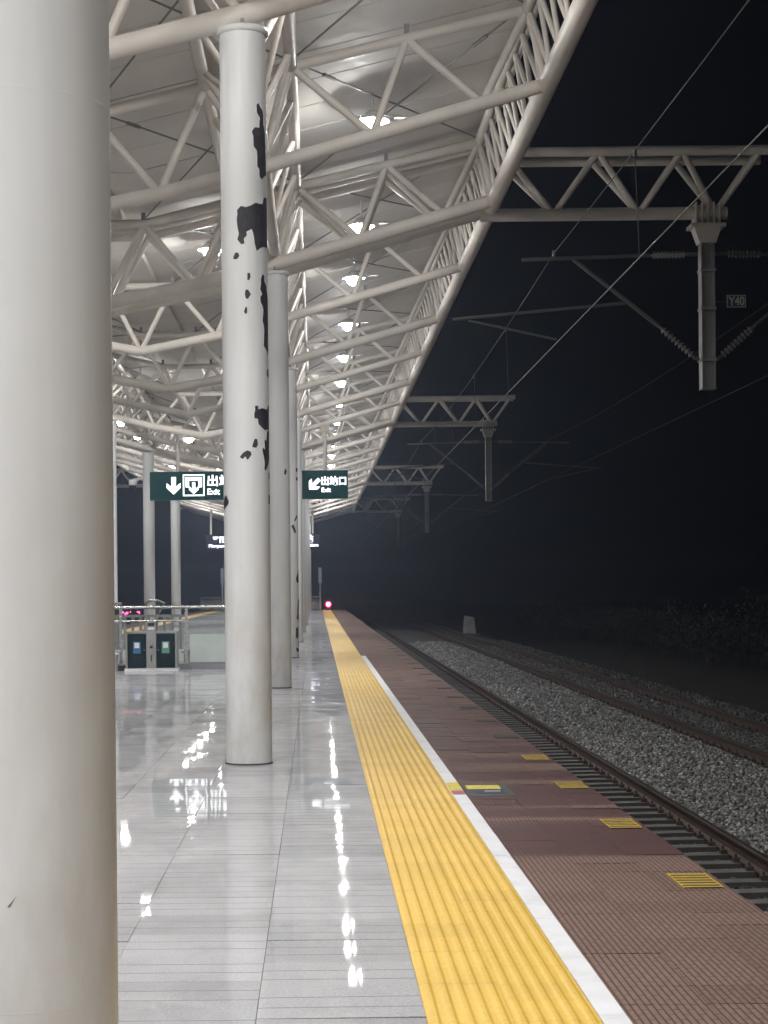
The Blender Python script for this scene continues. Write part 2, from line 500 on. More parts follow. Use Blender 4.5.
# ------------------------------------------------------------------ tracks
def track(cx, label):
    t = put('railway_track', None, None, (cx, 0, 0), kind='structure')
    for sx_ in (-1, 1):
        x = sx_ * 0.754
        prof = [(-0.075, -1.442), (0.075, -1.442), (0.075, -1.430), (0.012, -1.412), (0.010, -1.312), (0.035, -1.300), (0.036, -1.270), (0.030, -1.266), (-0.030, -1.266), (-0.036, -1.270), (-0.035, -1.300), (-0.010, -1.312), (-0.012, -1.412), (-0.075, -1.430)]
        rb = MB(); rb.prism([(x + a, z) for a, z in prof], -20, 172)
        rl = rb.obj('rail', [M['rail'], M['railtop']], t)
        for pl in rl.data.polygons:
            if abs(pl.normal.z) > 0.9 and pl.center.z > -1.27: pl.material_index = 1
    sm = MB()
    def sect(y_, w, zt):
        return [(y_, -w, -1.66), (y_, w, -1.66), (y_, w * 0.84, zt), (y_, -w * 0.84, zt)]
    L = [sect(-1.3, 0.15, -1.46), sect(-0.95, 0.15, -1.452), (sect(-0.5, 0.14, -1.452)), sect(0, 0.13, -1.462), sect(0.5, 0.14, -1.452), sect(0.95, 0.15, -1.452), sect(1.3, 0.15, -1.46)]
    vs = [p for s in L for p in s]
    fs = [(4 * k + i, 4 * k + (i + 1) % 4, 4 * k + 4 + (i + 1) % 4, 4 * k + 4 + i) for k in range(6) for i in range(4)] + [(3, 2, 1, 0), (24, 25, 26, 27)]
    sm.add(vs, fs)
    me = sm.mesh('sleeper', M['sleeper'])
    fast = MB()
    k = 0
    y = 6.0
    while y < 130:
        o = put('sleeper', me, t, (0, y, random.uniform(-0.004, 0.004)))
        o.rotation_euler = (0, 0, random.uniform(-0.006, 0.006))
        for sx_ in (-1, 1):
            for d in (-1, 1):
                x = sx_ * 0.754 + d * 0.10
                fast.box(x - 0.035, x + 0.035, y - 0.05, y + 0.05, -1.452, -1.405)
                fast.tube((x, y, -1.41), (x, y, -1.365), 0.013, 6)
        y += 0.6
    fast.obj('rail_fastening', M['rail'], t, kind='stuff')
    return t
track(3.785, '')
track(8.1, '')

# ------------------------------------------------------------------ platform
HX0, HX1, HY0, HY1 = -4.95, -1.45, 34.45, 46.0      # stairwell opening
pf = put('platform', None, None, (0, 0, 0), kind='structure')
pb = MB()
PX0 = mir(EDGE)
pb.box(PX0, EDGE, Y0, HY0, -2.4, -0.032)
pb.box(PX0, EDGE, HY1, Y1, -2.4, -0.032)
pb.box(PX0, HX0, HY0, HY1, -2.4, -0.032)
pb.box(HX1, EDGE, HY0, HY1, -2.4, -0.032)
pb.box(HX0, HX1, HY0, HY1, -2.4, -2.25)
pb.obj('platform_base', M['concrete'], pf)
st = MB()
for i in range(9):
    st.box(HX0 + 0.01, HX1 - 0.01, 37.6 + 0.32 * i, 45.99, -2.2 + 0.0 * i if i == 0 else -2.2, -0.06 - 0.16 * (8 - i) - 0.3)
st = MB()
for i in range(12):
    st.box(HX0 + 0.01, HX1 - 0.01, 40.5 + 0.3 * i, 40.5 + 0.3 * (i + 1), -2.24, -0.05 - 0.165 * (11 - i) )
st.obj('stair_flight', M['floor'], pf)

# --- floor tiles: 0.5945 x 0.47 m, each with two shallow cross grooves
TW, TL = 0.5945, 0.47
def tile_geo(w, l, grooved=True):
    g_ = 0.0012; e = 0.0033; dpt = 0.0025
    x0, x1 = g_, w - g_
    ys = [g_]
    if grooved:
        for q in (l / 3, 2 * l / 3):
            ys += [q - e, q, q + e]
    ys.append(l - g_)
    zs = [0.0]
    if grooved:
        zs += [0, -dpt, 0, 0, -dpt, 0]
    zs.append(0.0)
    vs = []; fs = []
    for y, z in zip(ys, zs):
        vs += [(x0, y, z), (x1, y, z)]
    for k in range(len(ys) - 1):
        fs.append((2 * k, 2 * k + 1, 2 * k + 3, 2 * k + 2))
    n = len(vs)
    vs += [(x0, ys[0], -0.03), (x1, ys[0], -0.03), (x0, ys[-1], -0.03), (x1, ys[-1], -0.03)]
    fs += [(0, n, n + 1, 1), (n - 2, n - 1, n + 3, n + 2), tuple([0] + list(range(2, n, 2)) + [n + 2, n]), tuple([n + 1, n + 3] + list(range(n - 1, 0, -2)))]
    return vs, fs
gv, gf = tile_geo(TW, TL)
pv, pfc = tile_geo(TW, TL, False)
mb = MB().add(gv, gf); me_floor = mb.mesh('floor_tile', [M['floor'], M['groove']])
for pl in me_floor.polygons:
    if abs(pl.normal.y) > 0.2 and pl.normal.z > 0.3: pl.material_index = 1
mb = MB().add(pv, pfc); me_floor_d = mb.mesh('floor_tile_dark', M['floor_d'])
cells = []
rowoff = {c: (0.0 if c % 2 == 0 else 0.14) for c in range(12)}
for c in range(12):
    x = 0.367 - TW * (c + 1)
    y = 6.29 - 58 * TL + rowoff[c]
    while y < Y1 - TL:
        if not (HX0 - 0.35 < x + TW / 2 < HX1 + 0.35 and HY0 - 0.3 < y + TL / 2 < HY1 + 0.3):
            cells.append((c, x, y))
        y += TL
def seen(x, y):
    return y > 5.9 and x + TW > -0.113 * y - 0.1
vis = sorted([c for c in cells if seen(c[1], c[2])], key=lambda c: c[2])
single = set(vis[:300])
stuff = MB(); stuff_d = MB()
for c in cells:
    ci, x, y = c
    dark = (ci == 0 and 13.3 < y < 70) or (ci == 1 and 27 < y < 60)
    tx, ty, dz = random.gauss(0, 0.0022), random.gauss(0, 0.0018), random.uniform(-0.0008, 0.0004)
    if c in single:
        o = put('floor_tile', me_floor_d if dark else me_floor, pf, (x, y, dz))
        o.rotation_euler = (tx, ty, 0)
    else:
        gvv = pv if (dark or y > 45 or y < 0) else gv
        gff = pfc if gvv is pv else gf
        (stuff_d if dark else stuff).add([(a + x, b_ + y, q + dz - ty * (a - TW / 2) + tx * (b_ - TL / 2)) for a, b_, q in gvv], gff)
so = stuff.obj('floor_tiling', [M['floor'], M['groove']], pf, kind='stuff')
for pl in so.data.polygons:
    if abs(pl.normal.y) > 0.2 and pl.normal.z > 0.3: pl.material_index = 1
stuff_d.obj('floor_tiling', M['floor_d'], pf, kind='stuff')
# plain margins round the stair opening and along both tactile strips
mg = MB()
mg.box(HX0 - 0.62, HX1 + 0.62, HY0 - 0.55, HY0 - 0.001, -0.032, -0.001)
mg.box(HX0 - 0.62, HX0 - 0.002, HY0, HY1 + 0.5, -0.032, -0.001)
mg.box(HX1 + 0.002, HX1 + 0.62, HY0, HY1 + 0.5, -0.032, -0.001)
mg.obj('stairwell_kerb', M['floor_d'], pf)

# --- tactile tiles 0.3 x 0.3 with five ribs
def tact_geo():
    g_ = 0.0006; S_ = 0.3
    b0 = MB()
    n_ = 60
    xs_ = [g_ + (S_ - 2 * g_) * i / n_ for i in range(n_ + 1)]
    zs_ = [0.001 + 0.0062 * min(1, max(0, (0.5 - 0.5 * math.cos(2 * math.pi * 5 * i / n_) - 0.38) / 0.38)) for i in range(n_ + 1)]
    b0.add([(x, y, z) for x, z in zip(xs_, zs_) for y in (g_, S_ - g_)], [(2 * i, 2 * i + 2, 2 * i + 3, 2 * i + 1) for i in range(n_)], True)
    b0.add([(g_, g_, -0.03), (S_ - g_, g_, -0.03), (S_ - g_, S_ - g_, -0.03), (g_, S_ - g_, -0.03), (g_, g_, 0.001), (S_ - g_, g_, 0.001), (S_ - g_, S_ - g_, 0.001), (g_, S_ - g_, 0.001)],
           [(0, 1, 5, 4), (1, 2, 6, 5), (2, 3, 7, 6), (3, 0, 4, 7)])
    return b0.v, b0.f, b0.sm
tv, tf, tsm = tact_geo()
mb = MB().add(tv, tf); mb.sm = list(tsm); me_t = mb.mesh('tactile_tile', M['tactile'])
ts = MB(); n = 0
for side in (0, 1):
    for r_ in range(int((Y1 - Y0) / 0.3)):
        for c in range(2):
            x = (0.367 + 0.3 * c) if side == 0 else (mir(0.367) - 0.3 * (c + 1))
            y = Y0 + 0.2 + 0.3 * r_
            jx = random.uniform(-0.0004, 0.0004); dz = random.uniform(-0.0008, 0.0004)
            if side == 0 and y > 5.6 and n < 300:
                o = put('tactile_tile', me_t, pf, (x + jx, y, dz)); o.rotation_euler = (random.gauss(0, 0.0008), random.gauss(0, 0.0008), 0); n += 1
            else:
                ts.add([(a + x, b_ + y, q + dz) for a, b_, q in tv], tf)
ts.sm = [True] * len(ts.sm)
ts.obj('tactile_paving', M['tactile'], pf, kind='stuff')

# --- white safety line blocks
def block(x0, x1, l, h=0.0):
    return MB().box(x0 + 0.001, x1 - 0.001, 0.0015, l - 0.0015, -0.03, h)
LB = 0.94
me_l = block(0, 0.098, LB, 0.003).mesh('white_line_block', M['line'])
y = 4.4
while y < 39.4:
    for xx in (0.968,):
        put('white_line_block', me_l, pf, (xx, y, random.uniform(-0.001, 0.001)))
    y += LB
ml = MB()
ml.box(0.969, 1.065, Y0, 4.399, -0.03, 0.002)
ml.box(mir(1.065), mir(0.969), Y0, Y1 - 0.2, -0.03, 0.002)
ml.obj('white_line', M['line'], pf)
# --- maroon edge tiles
EW = (EDGE - 1.067) / 3; EL = 0.3
me_r = MB().box(0.001, EW - 0.001, 0.001, EL - 0.001, -0.03, 0).mesh('edge_tile', M['red'])
rs = MB(); n = 0
for side in (0, 1):
    for r_ in range(int((Y1 - Y0) / EL)):
        y = Y0 + 0.15 + EL * r_
        for c in range(3):
            x = 1.067 + EW * c if side == 0 else mir(1.067) - EW * (c + 1)
            dz = random.uniform(-0.0012, 0.0006)
            if side == 0 and y > 5.6 and n < 300:
                o = put('edge_tile', me_r, pf, (x, y, dz)); o.rotation_euler = (random.gauss(0, 0.003), random.gauss(0, 0.003), 0); n += 1
            else:
                rs.box(x + 0.001, x + EW - 0.001, y + 0.001, y + EL - 0.001, -0.03, dz)
rs.box(0.969, 1.066, 39.4, Y1 - 0.2, -0.03, -0.0005)
rs.obj('edge_tiling', M['red'], pf, kind='stuff')
# --- drain grates in the edge
gb = MB(); gb.box(-0.092, 0.092, -0.215, 0.215, 0.0015, 0.004)
me_gb = gb.mesh('drain_grate', M['grate_dark'])
gbar = MB()
gbar.box(-0.094, 0.094, -0.015, 0.015, 0.0035, 0.0055)
me_bar = gbar.mesh('grate_bar', M['grate_y'])
gfr = MB(); gfr.box(-0.100, -0.094, -0.22, 0.22, 0.003, 0.0065); gfr.box(0.094, 0.100, -0.22, 0.22, 0.003, 0.0065)
me_fr = gfr.mesh('grate_frame', M['grate_y'])
me_dirty = MB().box(-0.11, 0.11, -0.16, 0.16, 0.0015, 0.006).mesh('drain_grate_dirty', M['grate_dark'])
for k in range(-1, 24):
    y = 9.13 + 2.222 * k
    if k < 4:
        go = put('drain_grate', me_gb, pf, (1.9, y, 0), label='yellow barred drain grate in the maroon edge tiles')
        for j in range(6):
            put('grate_bar', me_bar, go, (0, -0.195 + 0.078 * j, 0))
        put('grate_frame', me_fr, go)
    else:
        put('drain_grate', me_dirty, pf, (1.88, y, 0))
# --- stickers
sk = thing('floor_sticker', 'worn yellow and navy sticker on the maroon edge tiles', 'sticker', (1.24, 13.35, 0.0))
MB().box(-0.16, 0.18, -0.42, 0.40, 0.001, 0.0022).obj('sticker_backing', M['st_g'], sk)
MB().box(-0.135, 0.115, 0.02, 0.27, 0.0024, 0.0034).obj('yellow_band', M['st_y'], sk)
MB().box(-0.12, 0.125, -0.27, 0.012, 0.0024, 0.0034).obj('navy_band', M['st_n'], sk)
tx_ = MB()
for k in range(7):
    tx_.box(-0.02 + 0.017 * k, -0.02 + 0.017 * k + 0.009, -0.16, -0.09, 0.0036, 0.0042)
tx_.obj('white_mark', M['line'], sk)
sk = thing('line_sticker', 'yellow and red square sticker on the white safety line', 'sticker', (1.016, 13.3, 0.0))
MB().box(-0.044, 0.046, 0.02, 0.52, 0.0045, 0.0058).obj('yellow_square', M['st_y'], sk)
MB().box(-0.044, 0.046, -0.27, -0.04, 0.0045, 0.0058).obj('red_square', M['st_r'], sk)

# ------------------------------------------------------------------ canopy
cn = thing('station_canopy', 'cream steel truss canopy over the platform with pale ceiling panels and dense eave bars', 'canopy')
Lr = [(-3.2, 5.9), (-1.81, 6.17), (-0.6, 6.47), (0.71, 6.84), (2.0, 7.2), (2.77, 7.42)]
Ur = [(-2.6, 7.1), (-1.26, 7.43), (-0.25, 7.65), (1.12, 7.97), (2.54, 8.3)]
Ll = [(mir(x), z) for x, z in Lr]; Ul = [(mir(x), z) for x, z in Ur]
def frame_members(y):
    lo = []; up = []; br = []
    for Lq, Uq in ((Lr, Ur), (Ll, Ul)):
        lo += [((*Lq[i][:1], y, Lq[i][1]), (Lq[i + 1][0], y, Lq[i + 1][1])) for i in range(5)]
        up += [((Uq[i][0], y, Uq[i][1]), (Uq[i + 1][0], y, Uq[i + 1][1])) for i in range(4)]
        for i in range(5):
            br.append(((Lq[i][0], y, Lq[i][1]), (Uq[i][0], y, Uq[i][1])))
            br.append(((Uq[i][0], y, Uq[i][1]), (Lq[i + 1][0], y, Lq[i + 1][1])))
    up.append(((Ur[0][0], y, Ur[0][1]), (Ul[0][0], y, Ul[0][1])))
    return lo, up, br
def truss(main, single):
    """one transverse frame, origin at its own plane; main frames are double"""
    ys = (0,)
    lo = MB(); up = MB(); brs = []
    for y in ys:
        a, b_, c = frame_members(y)
        for p, q in a: lo.tube(p, q, 0.10 if main else 0.086, 12)
        for p, q in b_: up.tube(p, q, 0.072 if main else 0.066, 10)
        brs += c
    return lo, up, brs
cache = {}
for main in (True, False):
    lo, up, brs = truss(main, True)
    j = MB()
    cache[main] = dict(lo=lo.mesh('roof_truss', M['truss']), up=up.mesh('upper_chord', M['truss']),
                       br=[MB().tube(p, q, 0.047, 8).mesh('brace', M['truss']) for p, q in brs])
    for p, q in brs: j.tube(p, q, 0.047, 6)
    cache[main]['joined'] = j.mesh('bracing', M['truss'])
frames = []
k = -4
while True:
    y = D0 + DB * k / 2
    if y > YR - 0.5: break
    frames.append((y - (0.35 if k % 2 else 0), k % 2 == 0)); k += 1
for y, main in frames:
    cc = cache[main]
    t = put('roof_truss', cc['lo'], cn, (0, y, 0))
    put('upper_chord', cc['up'], t)
    if 9 < y < 52:
        for me in cc['br']: put('brace', me, t)
    else:
        put('bracing', cc['joined'], t, kind='stuff')
# longitudinal members
def ltube(x, z, r, name, n=12):
    MB().tube((x, Y0 + 0.5, z), (x, YR, z), r, n).obj(name, M['truss'], cn)
for s_ in (1, -1):
    X = (lambda x: x) if s_ == 1 else mir
    ltube(X(2.77), 7.42, 0.12, 'eave_tube', 16)
    ltube(X(2.54), 8.3, 0.072, 'eave_chord')
    ltube(X(-0.25), 7.65, 0.075, 'ridge_chord')
    ltube(X(-1.26), 7.43, 0.075, 'ridge_chord')
    ltube(X(-0.6), 6.66, 0.088, 'column_line_chord')
    # bars of the eave and of the column line truss
    near_e = []; far_e = MB()
    hs = DB / 2 / 15
    k0 = -4
    tot = int((YR - (D0 - 2 * DB)) / hs)
    for i in range(tot):
        ya = D0 - 2 * DB + i * hs
        yb = ya + hs
        p, q = ((X(2.56), ya, 8.28), (X(2.76), yb, 7.44)) if i % 2 == 0 else ((X(2.76), ya, 7.44), (X(2.56), yb, 8.28))
        if s_ == 1 and 13.5 < ya < 50: near_e.append((p, q, 0.034))
        else: far_e.tube(p, q, 0.034, 6, caps=False)
    hs = DB / 2 / 6
    tot = int((YR - (D0 - 2 * DB)) / hs)
    for i in range(tot):
        ya = D0 - 2 * DB + i * hs
        yb = ya + hs
        for (ux, uz) in ((-0.25, 7.65), (-1.26, 7.43)):
            p, q = ((X(-0.6), ya, 6.64), (X(ux), yb, uz)) if i % 2 == 0 else ((X(ux), ya, uz), (X(-0.6), yb, 6.64))
            if s_ == 1 and 14 < ya < 40: near_e.append((p, q, 0.038))
            else: far_e.tube(p, q, 0.038, 6, caps=False)
    for p, q, r in near_e[:290]:
        MB().tube(p, q, r, 8).obj('truss_bar', M['truss'], cn)
    far_e.obj('truss_bars', M['truss'], cn, kind='stuff')
# valley gutter
MB().box(XM - 0.26, XM + 0.26, Y0 + 0.6, YR - 0.2, 7.22, 7.44).obj('valley_gutter', M['deck'], cn)
# ceiling panels
PWID = DB / 10
def panel_mesh(s_):
    X = (lambda x: x) if s_ == 1 else mir
    a = [(X(XM), 7.36), (X(-2.55), 7.33), (X(2.72), 8.60), (X(2.72), 8.66), (X(-2.55), 7.39), (X(XM), 7.42)]
    mbp = MB(); mbp.prism(a, 0.018, PWID - 0.018)
    # standing seam under the panel edge
    return mbp.mesh('ceiling_panel', M['deck'])
back = MB()
for s_ in (1, -1):
    me = panel_mesh(s_)
    y = D0 - 2 * DB
    while y < YR - 0.4:
        put('ceiling_panel', me, cn, (0, y, random.uniform(-0.006, 0.006)))
        y += PWID
    X = (lambda x: x) if s_ == 1 else mir
    back.prism([(X(XM), 7.45), (X(-2.55), 7.43), (X(2.74), 8.70), (X(2.74), 8.78), (X(-2.55), 7.52), (X(XM), 7.52)], Y0, YR)
    back.prism([(X(2.705), 8.42), (X(2.735), 8.42), (X(2.735), 8.695), (X(2.705), 8.695)], Y0, YR - 0.01)
back.obj('roof_sheet', M['deck'], cn)
# tie rods under the panels with turnbuckles
rod = MB()
for (ya, _), (yb, _) in zip(frames, frames[1:]):
    for s_ in (1, -1):
        X = (lambda x: x) if s_ == 1 else mir
        for (xa, za), (xb, zb) in (((-0.25, 7.72), (2.54, 8.36)), ((-2.6, 7.16), (-0.25, 7.72))):
            for p, q in (((X(xa), ya, za), (X(xb), yb, zb)), ((X(xb), ya, zb), (X(xa), yb, za))):
                rod.tube(p, q, 0.013, 5, caps=False)
                P = Vector(p).lerp(Vector(q), 0.14); Q = Vector(p).lerp(Vector(q), 0.19)
                rod.tube(P, Q, 0.024, 6)
rod.obj('tie_rods', M['mast'], cn, kind='stuff')
# small purlin cleats (dark brackets on the chord nodes)
cl = MB()
for y, main in frames:
    for x, z in Ur + Ul:
        cl.box(x - 0.03, x + 0.03, y - 0.03, y + 0.03, z + 0.05, z + 0.17)
cl.obj('purlin_brackets', M['mast'], cn, kind='stuff')

# ------------------------------------------------------------------ columns
RC = 0.2
cap_prof = [(0.0, 6.36), (0.225, 6.36), (0.225, 6.31), (RC, 6.31)]
col_me = MB().lathe([(RC, 0.0), (RC, 6.30)], n=48).mesh('column', M['column'])
cap_me = MB().lathe([(RC - 0.001, 6.285), (0.222, 6.29), (0.222, 6.34), (0.05, 6.345)], n=40).mesh('column_cap', M['column'])
nb = MB(); nb.tube((0, 0, 6.342), (0, 0, 6.44), 0.06, 12); nb.box(-0.09, 0.09, -0.012, 0.012, 6.345, 6.42); nb.box(-0.012, 0.012, -0.09, 0.09, 6.345, 6.42)
neck_me = nb.mesh('column_neck', M['mast'])
foot_me = MB().lathe([(RC + 0.002, 0.001), (RC + 0.006, 0.001), (RC + 0.005, 0.009), (RC + 0.001, 0.011)], n=48).mesh('column_foot', M['dark_gap'])
sm_ = MB()
for z in (0.69, 2.47, 4.35):
    sm_.lathe([(RC - 0.001, z - 0.006), (RC + 0.00012, z - 0.002), (RC + 0.00012, z + 0.002), (RC - 0.001, z + 0.006)], n=48)
seam_me = sm_.mesh('weld_seam', M['column'])
def patch(poly, name, par):
    """flake edge outline in (angle deg from the camera-facing side, height), laid on the column 1.5 mm proud"""
    bm = bmesh.new()
    pts = []
    n = len(poly)
    for i in range(n):                          # ragged outline
        a, b_ = np.array(poly[i]), np.array(poly[(i + 1) % n])
        L = math.hypot((b_[0] - a[0]) * RC * math.pi / 180, b_[1] - a[1])
        k = max(1, int(L / 0.035))
        for j in range(k):
            p = a + (b_ - a) * j / k
            if j: p = p + np.array([random.uniform(-1, 1) * 1.6, random.uniform(-1, 1) * 0.006])
            pts.append(p)
    vs = [bm.verts.new((p[0], p[1], 0)) for p in pts]
    f = bm.faces.new(vs)
    bmesh.ops.triangulate(bm, faces=[f])
    for _ in range(2):
        bmesh.ops.subdivide_edges(bm, edges=[e for e in bm.edges if abs(e.verts[0].co.x - e.verts[1].co.x) > 6], cuts=2, use_grid_fill=False)
        bmesh.ops.triangulate(bm, faces=bm.faces)
    for v_ in bm.verts:
        t = math.radians(v_.co.x); z = v_.co.y
        v_.co = ((RC + 0.0015) * math.sin(t), -(RC + 0.0015) * math.cos(t), z)
    bmesh.ops.recalc_face_normals(bm, faces=bm.faces)
    me = bpy.data.meshes.new(name); bm.to_mesh(me); bm.free()
    me.materials.append(M['peel'])
    o_ = put(name, me, par)
    # curled lip of paint round the bare patch
    lip = MB(); n = len(pts)
    area = sum(pts[i][0] * pts[(i + 1) % n][1] - pts[(i + 1) % n][0] * pts[i][1] for i in range(n))
    sg_ = 1 if area > 0 else -1
    ring = []
    for i in range(n):
        a_, b_ = pts[i - 1], pts[(i + 1) % n]
        kx = RC * math.pi / 180
        dx, dz = (b_[0] - a_[0]) * kx, b_[1] - a_[1]
        L = math.hypot(dx, dz) or 1
        nx_, nz_ = sg_ * dz / L, -sg_ * dx / L
        w = random.uniform(0.004, 0.010)
        row = []
        for t, h in ((0.0, 0.0016), (0.25, random.uniform(0.003, 0.006)), (1.0, 0.0004)):
            an = math.radians(pts[i][0] + nx_ * w * t / kx); z = pts[i][1] + nz_ * w * t
            row.append(((RC + h) * math.sin(an), -(RC + h) * math.cos(an), z))
        ring.append(row)
    vs2 = [p for row in ring for p in row]
    lip.add(vs2, [(3 * i + q, 3 * ((i + 1) % n) + q, 3 * ((i + 1) % n) + q + 1, 3 * i + q + 1) for i in range(n) for q in (0, 1)], True)
    if len(pts) > 9: lip.obj('paint_lip', M['column'], o_)
    return o_
PEEL1 = [
    [(36.8, 5.654), (43.1, 5.67), (58.0, 5.615), (61.6, 5.578), (61.1, 5.503), (69.9, 5.427), (76.5, 5.076), (51.8, 5.018), (44.0, 5.043), (44.2, 5.102), (37.4, 5.127), (36.6, 5.261), (27.7, 5.294), (26.9, 5.378), (23.3, 5.42), (31.5, 5.458), (45.0, 5.461), (47.4, 5.545), (37.7, 5.587)],
    [(-15.6, 4.635), (-15.3, 4.744), (-5.5, 4.78), (6.5, 4.768), (32.2, 4.813), (54.0, 4.809), (61.5, 4.875), (78.3, 4.875), (80.1, 4.44), (52.3, 4.441), (33.7, 4.399), (28.3, 4.458), (20.8, 4.584), (7.4, 4.559), (8.2, 4.526), (1.0, 4.501), (2.3, 4.459), (-5.4, 4.451), (-15.1, 4.493), (-11.0, 4.543)],
    [(-25.7, 4.351), (-20.4, 4.384), (-12.4, 4.379), (-10.5, 4.351), (-16.5, 4.326), (-25.8, 4.329)],
    [(8.9, 4.207), (15.2, 4.207), (16.7, 4.176), (13.4, 4.146), (8.7, 4.146)],
    [(3.9, 4.063), (10.1, 4.065), (17.0, 4.025), (9.8, 3.985), (4.4, 3.989), (2.2, 4.026)],
    [(3.5, 3.916), (7.3, 3.913), (7.6, 3.869), (3.7, 3.852), (-0.5, 3.876)],
    [(45.6, 4.162), (50.4, 4.206), (59.0, 4.202), (59.4, 4.148), (70.0, 4.115), (80.1, 3.994), (80.1, 3.861), (80.1, 3.727), (80.1, 3.526), (76.3, 3.526), (60.9, 3.573), (52.6, 3.593), (55.8, 3.727), (49.8, 3.807), (54.0, 3.901), (43.8, 3.968), (42.9, 4.008), (49.6, 4.035), (42.6, 4.075)],
    [(68.7, 3.392), (80.1, 3.406), (80.1, 3.325), (68.3, 3.339)],
    [(24.7, 3.072), (33.2, 3.074), (33.9, 3.042), (46.7, 3.056), (64.5, 3.045), (73.2, 3.094), (80.1, 3.082), (80.1, 2.907), (79.1, 2.872), (56.7, 2.866), (46.0, 2.884), (34.2, 2.917), (32.0, 2.961), (22.9, 2.967)],
    [(63.4, 2.872), (80.1, 2.872), (80.1, 2.638), (69.7, 2.568), (58.0, 2.521), (51.1, 2.533), (52.5, 2.591), (45.2, 2.685), (45.3, 2.72), (54.1, 2.702), (52.3, 2.79), (60.7, 2.778)],
    [(23.1, 2.789), (29.9, 2.789), (32.1, 2.744), (27.3, 2.713), (16.5, 2.719), (19.4, 2.756)],
    [(-14.3, 2.634), (-6.3, 2.669), (3.8, 2.69), (12.9, 2.68), (14.9, 2.653), (5.2, 2.607), (-0.7, 2.64), (-6.5, 2.616)],
    [(-72.6, 2.29), (-59.2, 2.316), (-48.1, 2.261), (-49.3, 2.237), (-71.3, 2.185), (-78.4, 2.244)],
    [(72.2, 2.497), (80.1, 2.521), (80.1, 2.45), (74.1, 2.451)],
    [(70.6, 2.31), (80.1, 2.322), (80.1, 2.234), (70.0, 2.24)]
]
PEEL2 = [
    [(38.0, 3.309), (46.1, 3.34), (51.3, 3.292), (44.0, 3.242), (34.8, 3.246)],
    [(80.1, 3.308), (80.1, 3.308), (80.1, 3.152), (80.1, 3.162)],
    [(80.1, 2.913), (80.1, 2.934), (80.1, 2.674), (80.1, 2.685)]
]
PEEL3 = [
    [(53.7, 4.143), (80.1, 4.157), (80.1, 4.069), (58.3, 4.059)],
    [(52.8, 3.947), (80.1, 3.946), (80.1, 3.873), (54.9, 3.883)],
    [(33.7, 2.991), (53.6, 3.113), (68.0, 3.098), (44.5, 2.981)],
    [(14.8, 2.884), (30.1, 2.918), (51.9, 2.736), (37.9, 2.722)],
    [(43.6, 1.717), (80.1, 1.986), (80.1, 1.863), (80.1, 1.643), (51.6, 1.643)],
    [(59.5, 1.226), (80.1, 1.373), (80.1, 1.128), (80.1, 0.834), (48.2, 0.835)],
    [(39.6, 0.639), (62.2, 0.687), (67.6, 0.491), (55.4, 0.418), (38.9, 0.443)],
    [(41.8, 0.222), (73.6, 0.197), (65.1, 0.124), (45.4, 0.139)],
    [(80.1, 1.104), (80.1, 1.103), (80.1, 0.76), (69.7, 0.775)]
]
def rand_peels(seed, n, a0, a1, z0, z1, s=0.06):
    r_ = random.Random(seed); out = []
    for _ in range(n):
        ca, cz = r_.uniform(a0, a1), r_.uniform(z0, z1)
        w, h = r_.uniform(6, 16), r_.uniform(s, s * 3.2)
        out.append([(ca + w * 0.5 * math.cos(t) * r_.uniform(.5, 1.2), cz + h * 0.5 * math.sin(t) * r_.uniform(.5, 1.2)) for t in [2 * math.pi * i / 8 for i in range(8)]])
    return out
clabels = {0: 'huge smooth white column nearest the viewer, with grimy lower half',
           1: 'white round column with large dark peeled paint patches and a scar down its right side',
           2: 'white round column close behind the heavily peeled one, one tiny dark chip',
           3: 'slim white column with many dark chips down its right side near the foot',
           4: 'fifth white column from the viewer in the row by the yellow strip'}
for side in (0, 1):
    for k in range(-2, 12):
        if side == 1 and not -1 <= k <= 6: continue
        x = (-0.6 if k else -0.612) if side == 0 else mir(-0.6) - 0.09
        y = D0 + DB * k
        if side == 0:
            lab = clabels.get(k, 'white canopy column far along the row beside the yellow strip' if k > 0 else 'white canopy column standing behind the viewpoint')
            grp = 'columns beside the yellow strip'
        else:
            lab = {5: 'white column across the platform at the left end of the exit sign',
                   6: 'white column across the platform seen under the exit sign beside the bins'}.get(k, 'white column in the far row across the platform')
            grp = 'columns in the far row'
        c = thing('canopy_column', lab, 'column', (x, y, 0), grp)
        put('shaft', col_me, c); put('cap', cap_me, c); put('neck', neck_me, c); put('foot_ring', foot_me, c); put('weld_seam', seam_me, c)
        if side == 0:
            pl = {0: [[(3.4, 0.897), (4.6, 0.899), (7.2, 0.911), (9.0, 0.918), (7.0, 0.9085), (4.8, 0.896)]], 1: PEEL1, 2: PEEL2, 3: PEEL3}.get(k, [])
            for poly in pl: patch(poly, 'peeled_patch', c)

# ------------------------------------------------------------------ lamps
lm = MB().lathe([(0.0, 0.125), (0.06, 0.12), (0.125, 0.06), (0.225, -0.01), (0.232, -0.01), (0.132, 0.07), (0.065, 0.135), (0.0, 0.14)], n=24).mesh('lamp_housing', M['lamp_white'])
ar = MB(); ar.tube((0, 0, 0.13), (0, 0, 0.42), 0.02, 8); ar.box(0.235, 0.46, -0.045, 0.045, 0.03, 0.042); ar.tube((0.1, 0, 0.09), (0.48, 0, 0.05), 0.012, 6)  # hanger, plus a white side plate added to make the bright streak
arm_me = ar.mesh('lamp_hanger_streak_plate', M['lamp_white'])
lens_me = MB().lathe([(0.140, 0.0), (0.142, -0.045), (0.120, -0.10), (0.07, -0.14), (0.0, -0.152)], n=16).mesh('lamp_lens', emit('lamp_lens_glow', (1.0, 0.985, 0.965), 190.0))
pd = bpy.data.lights.new('platform_lamp_light', 'SPOT')
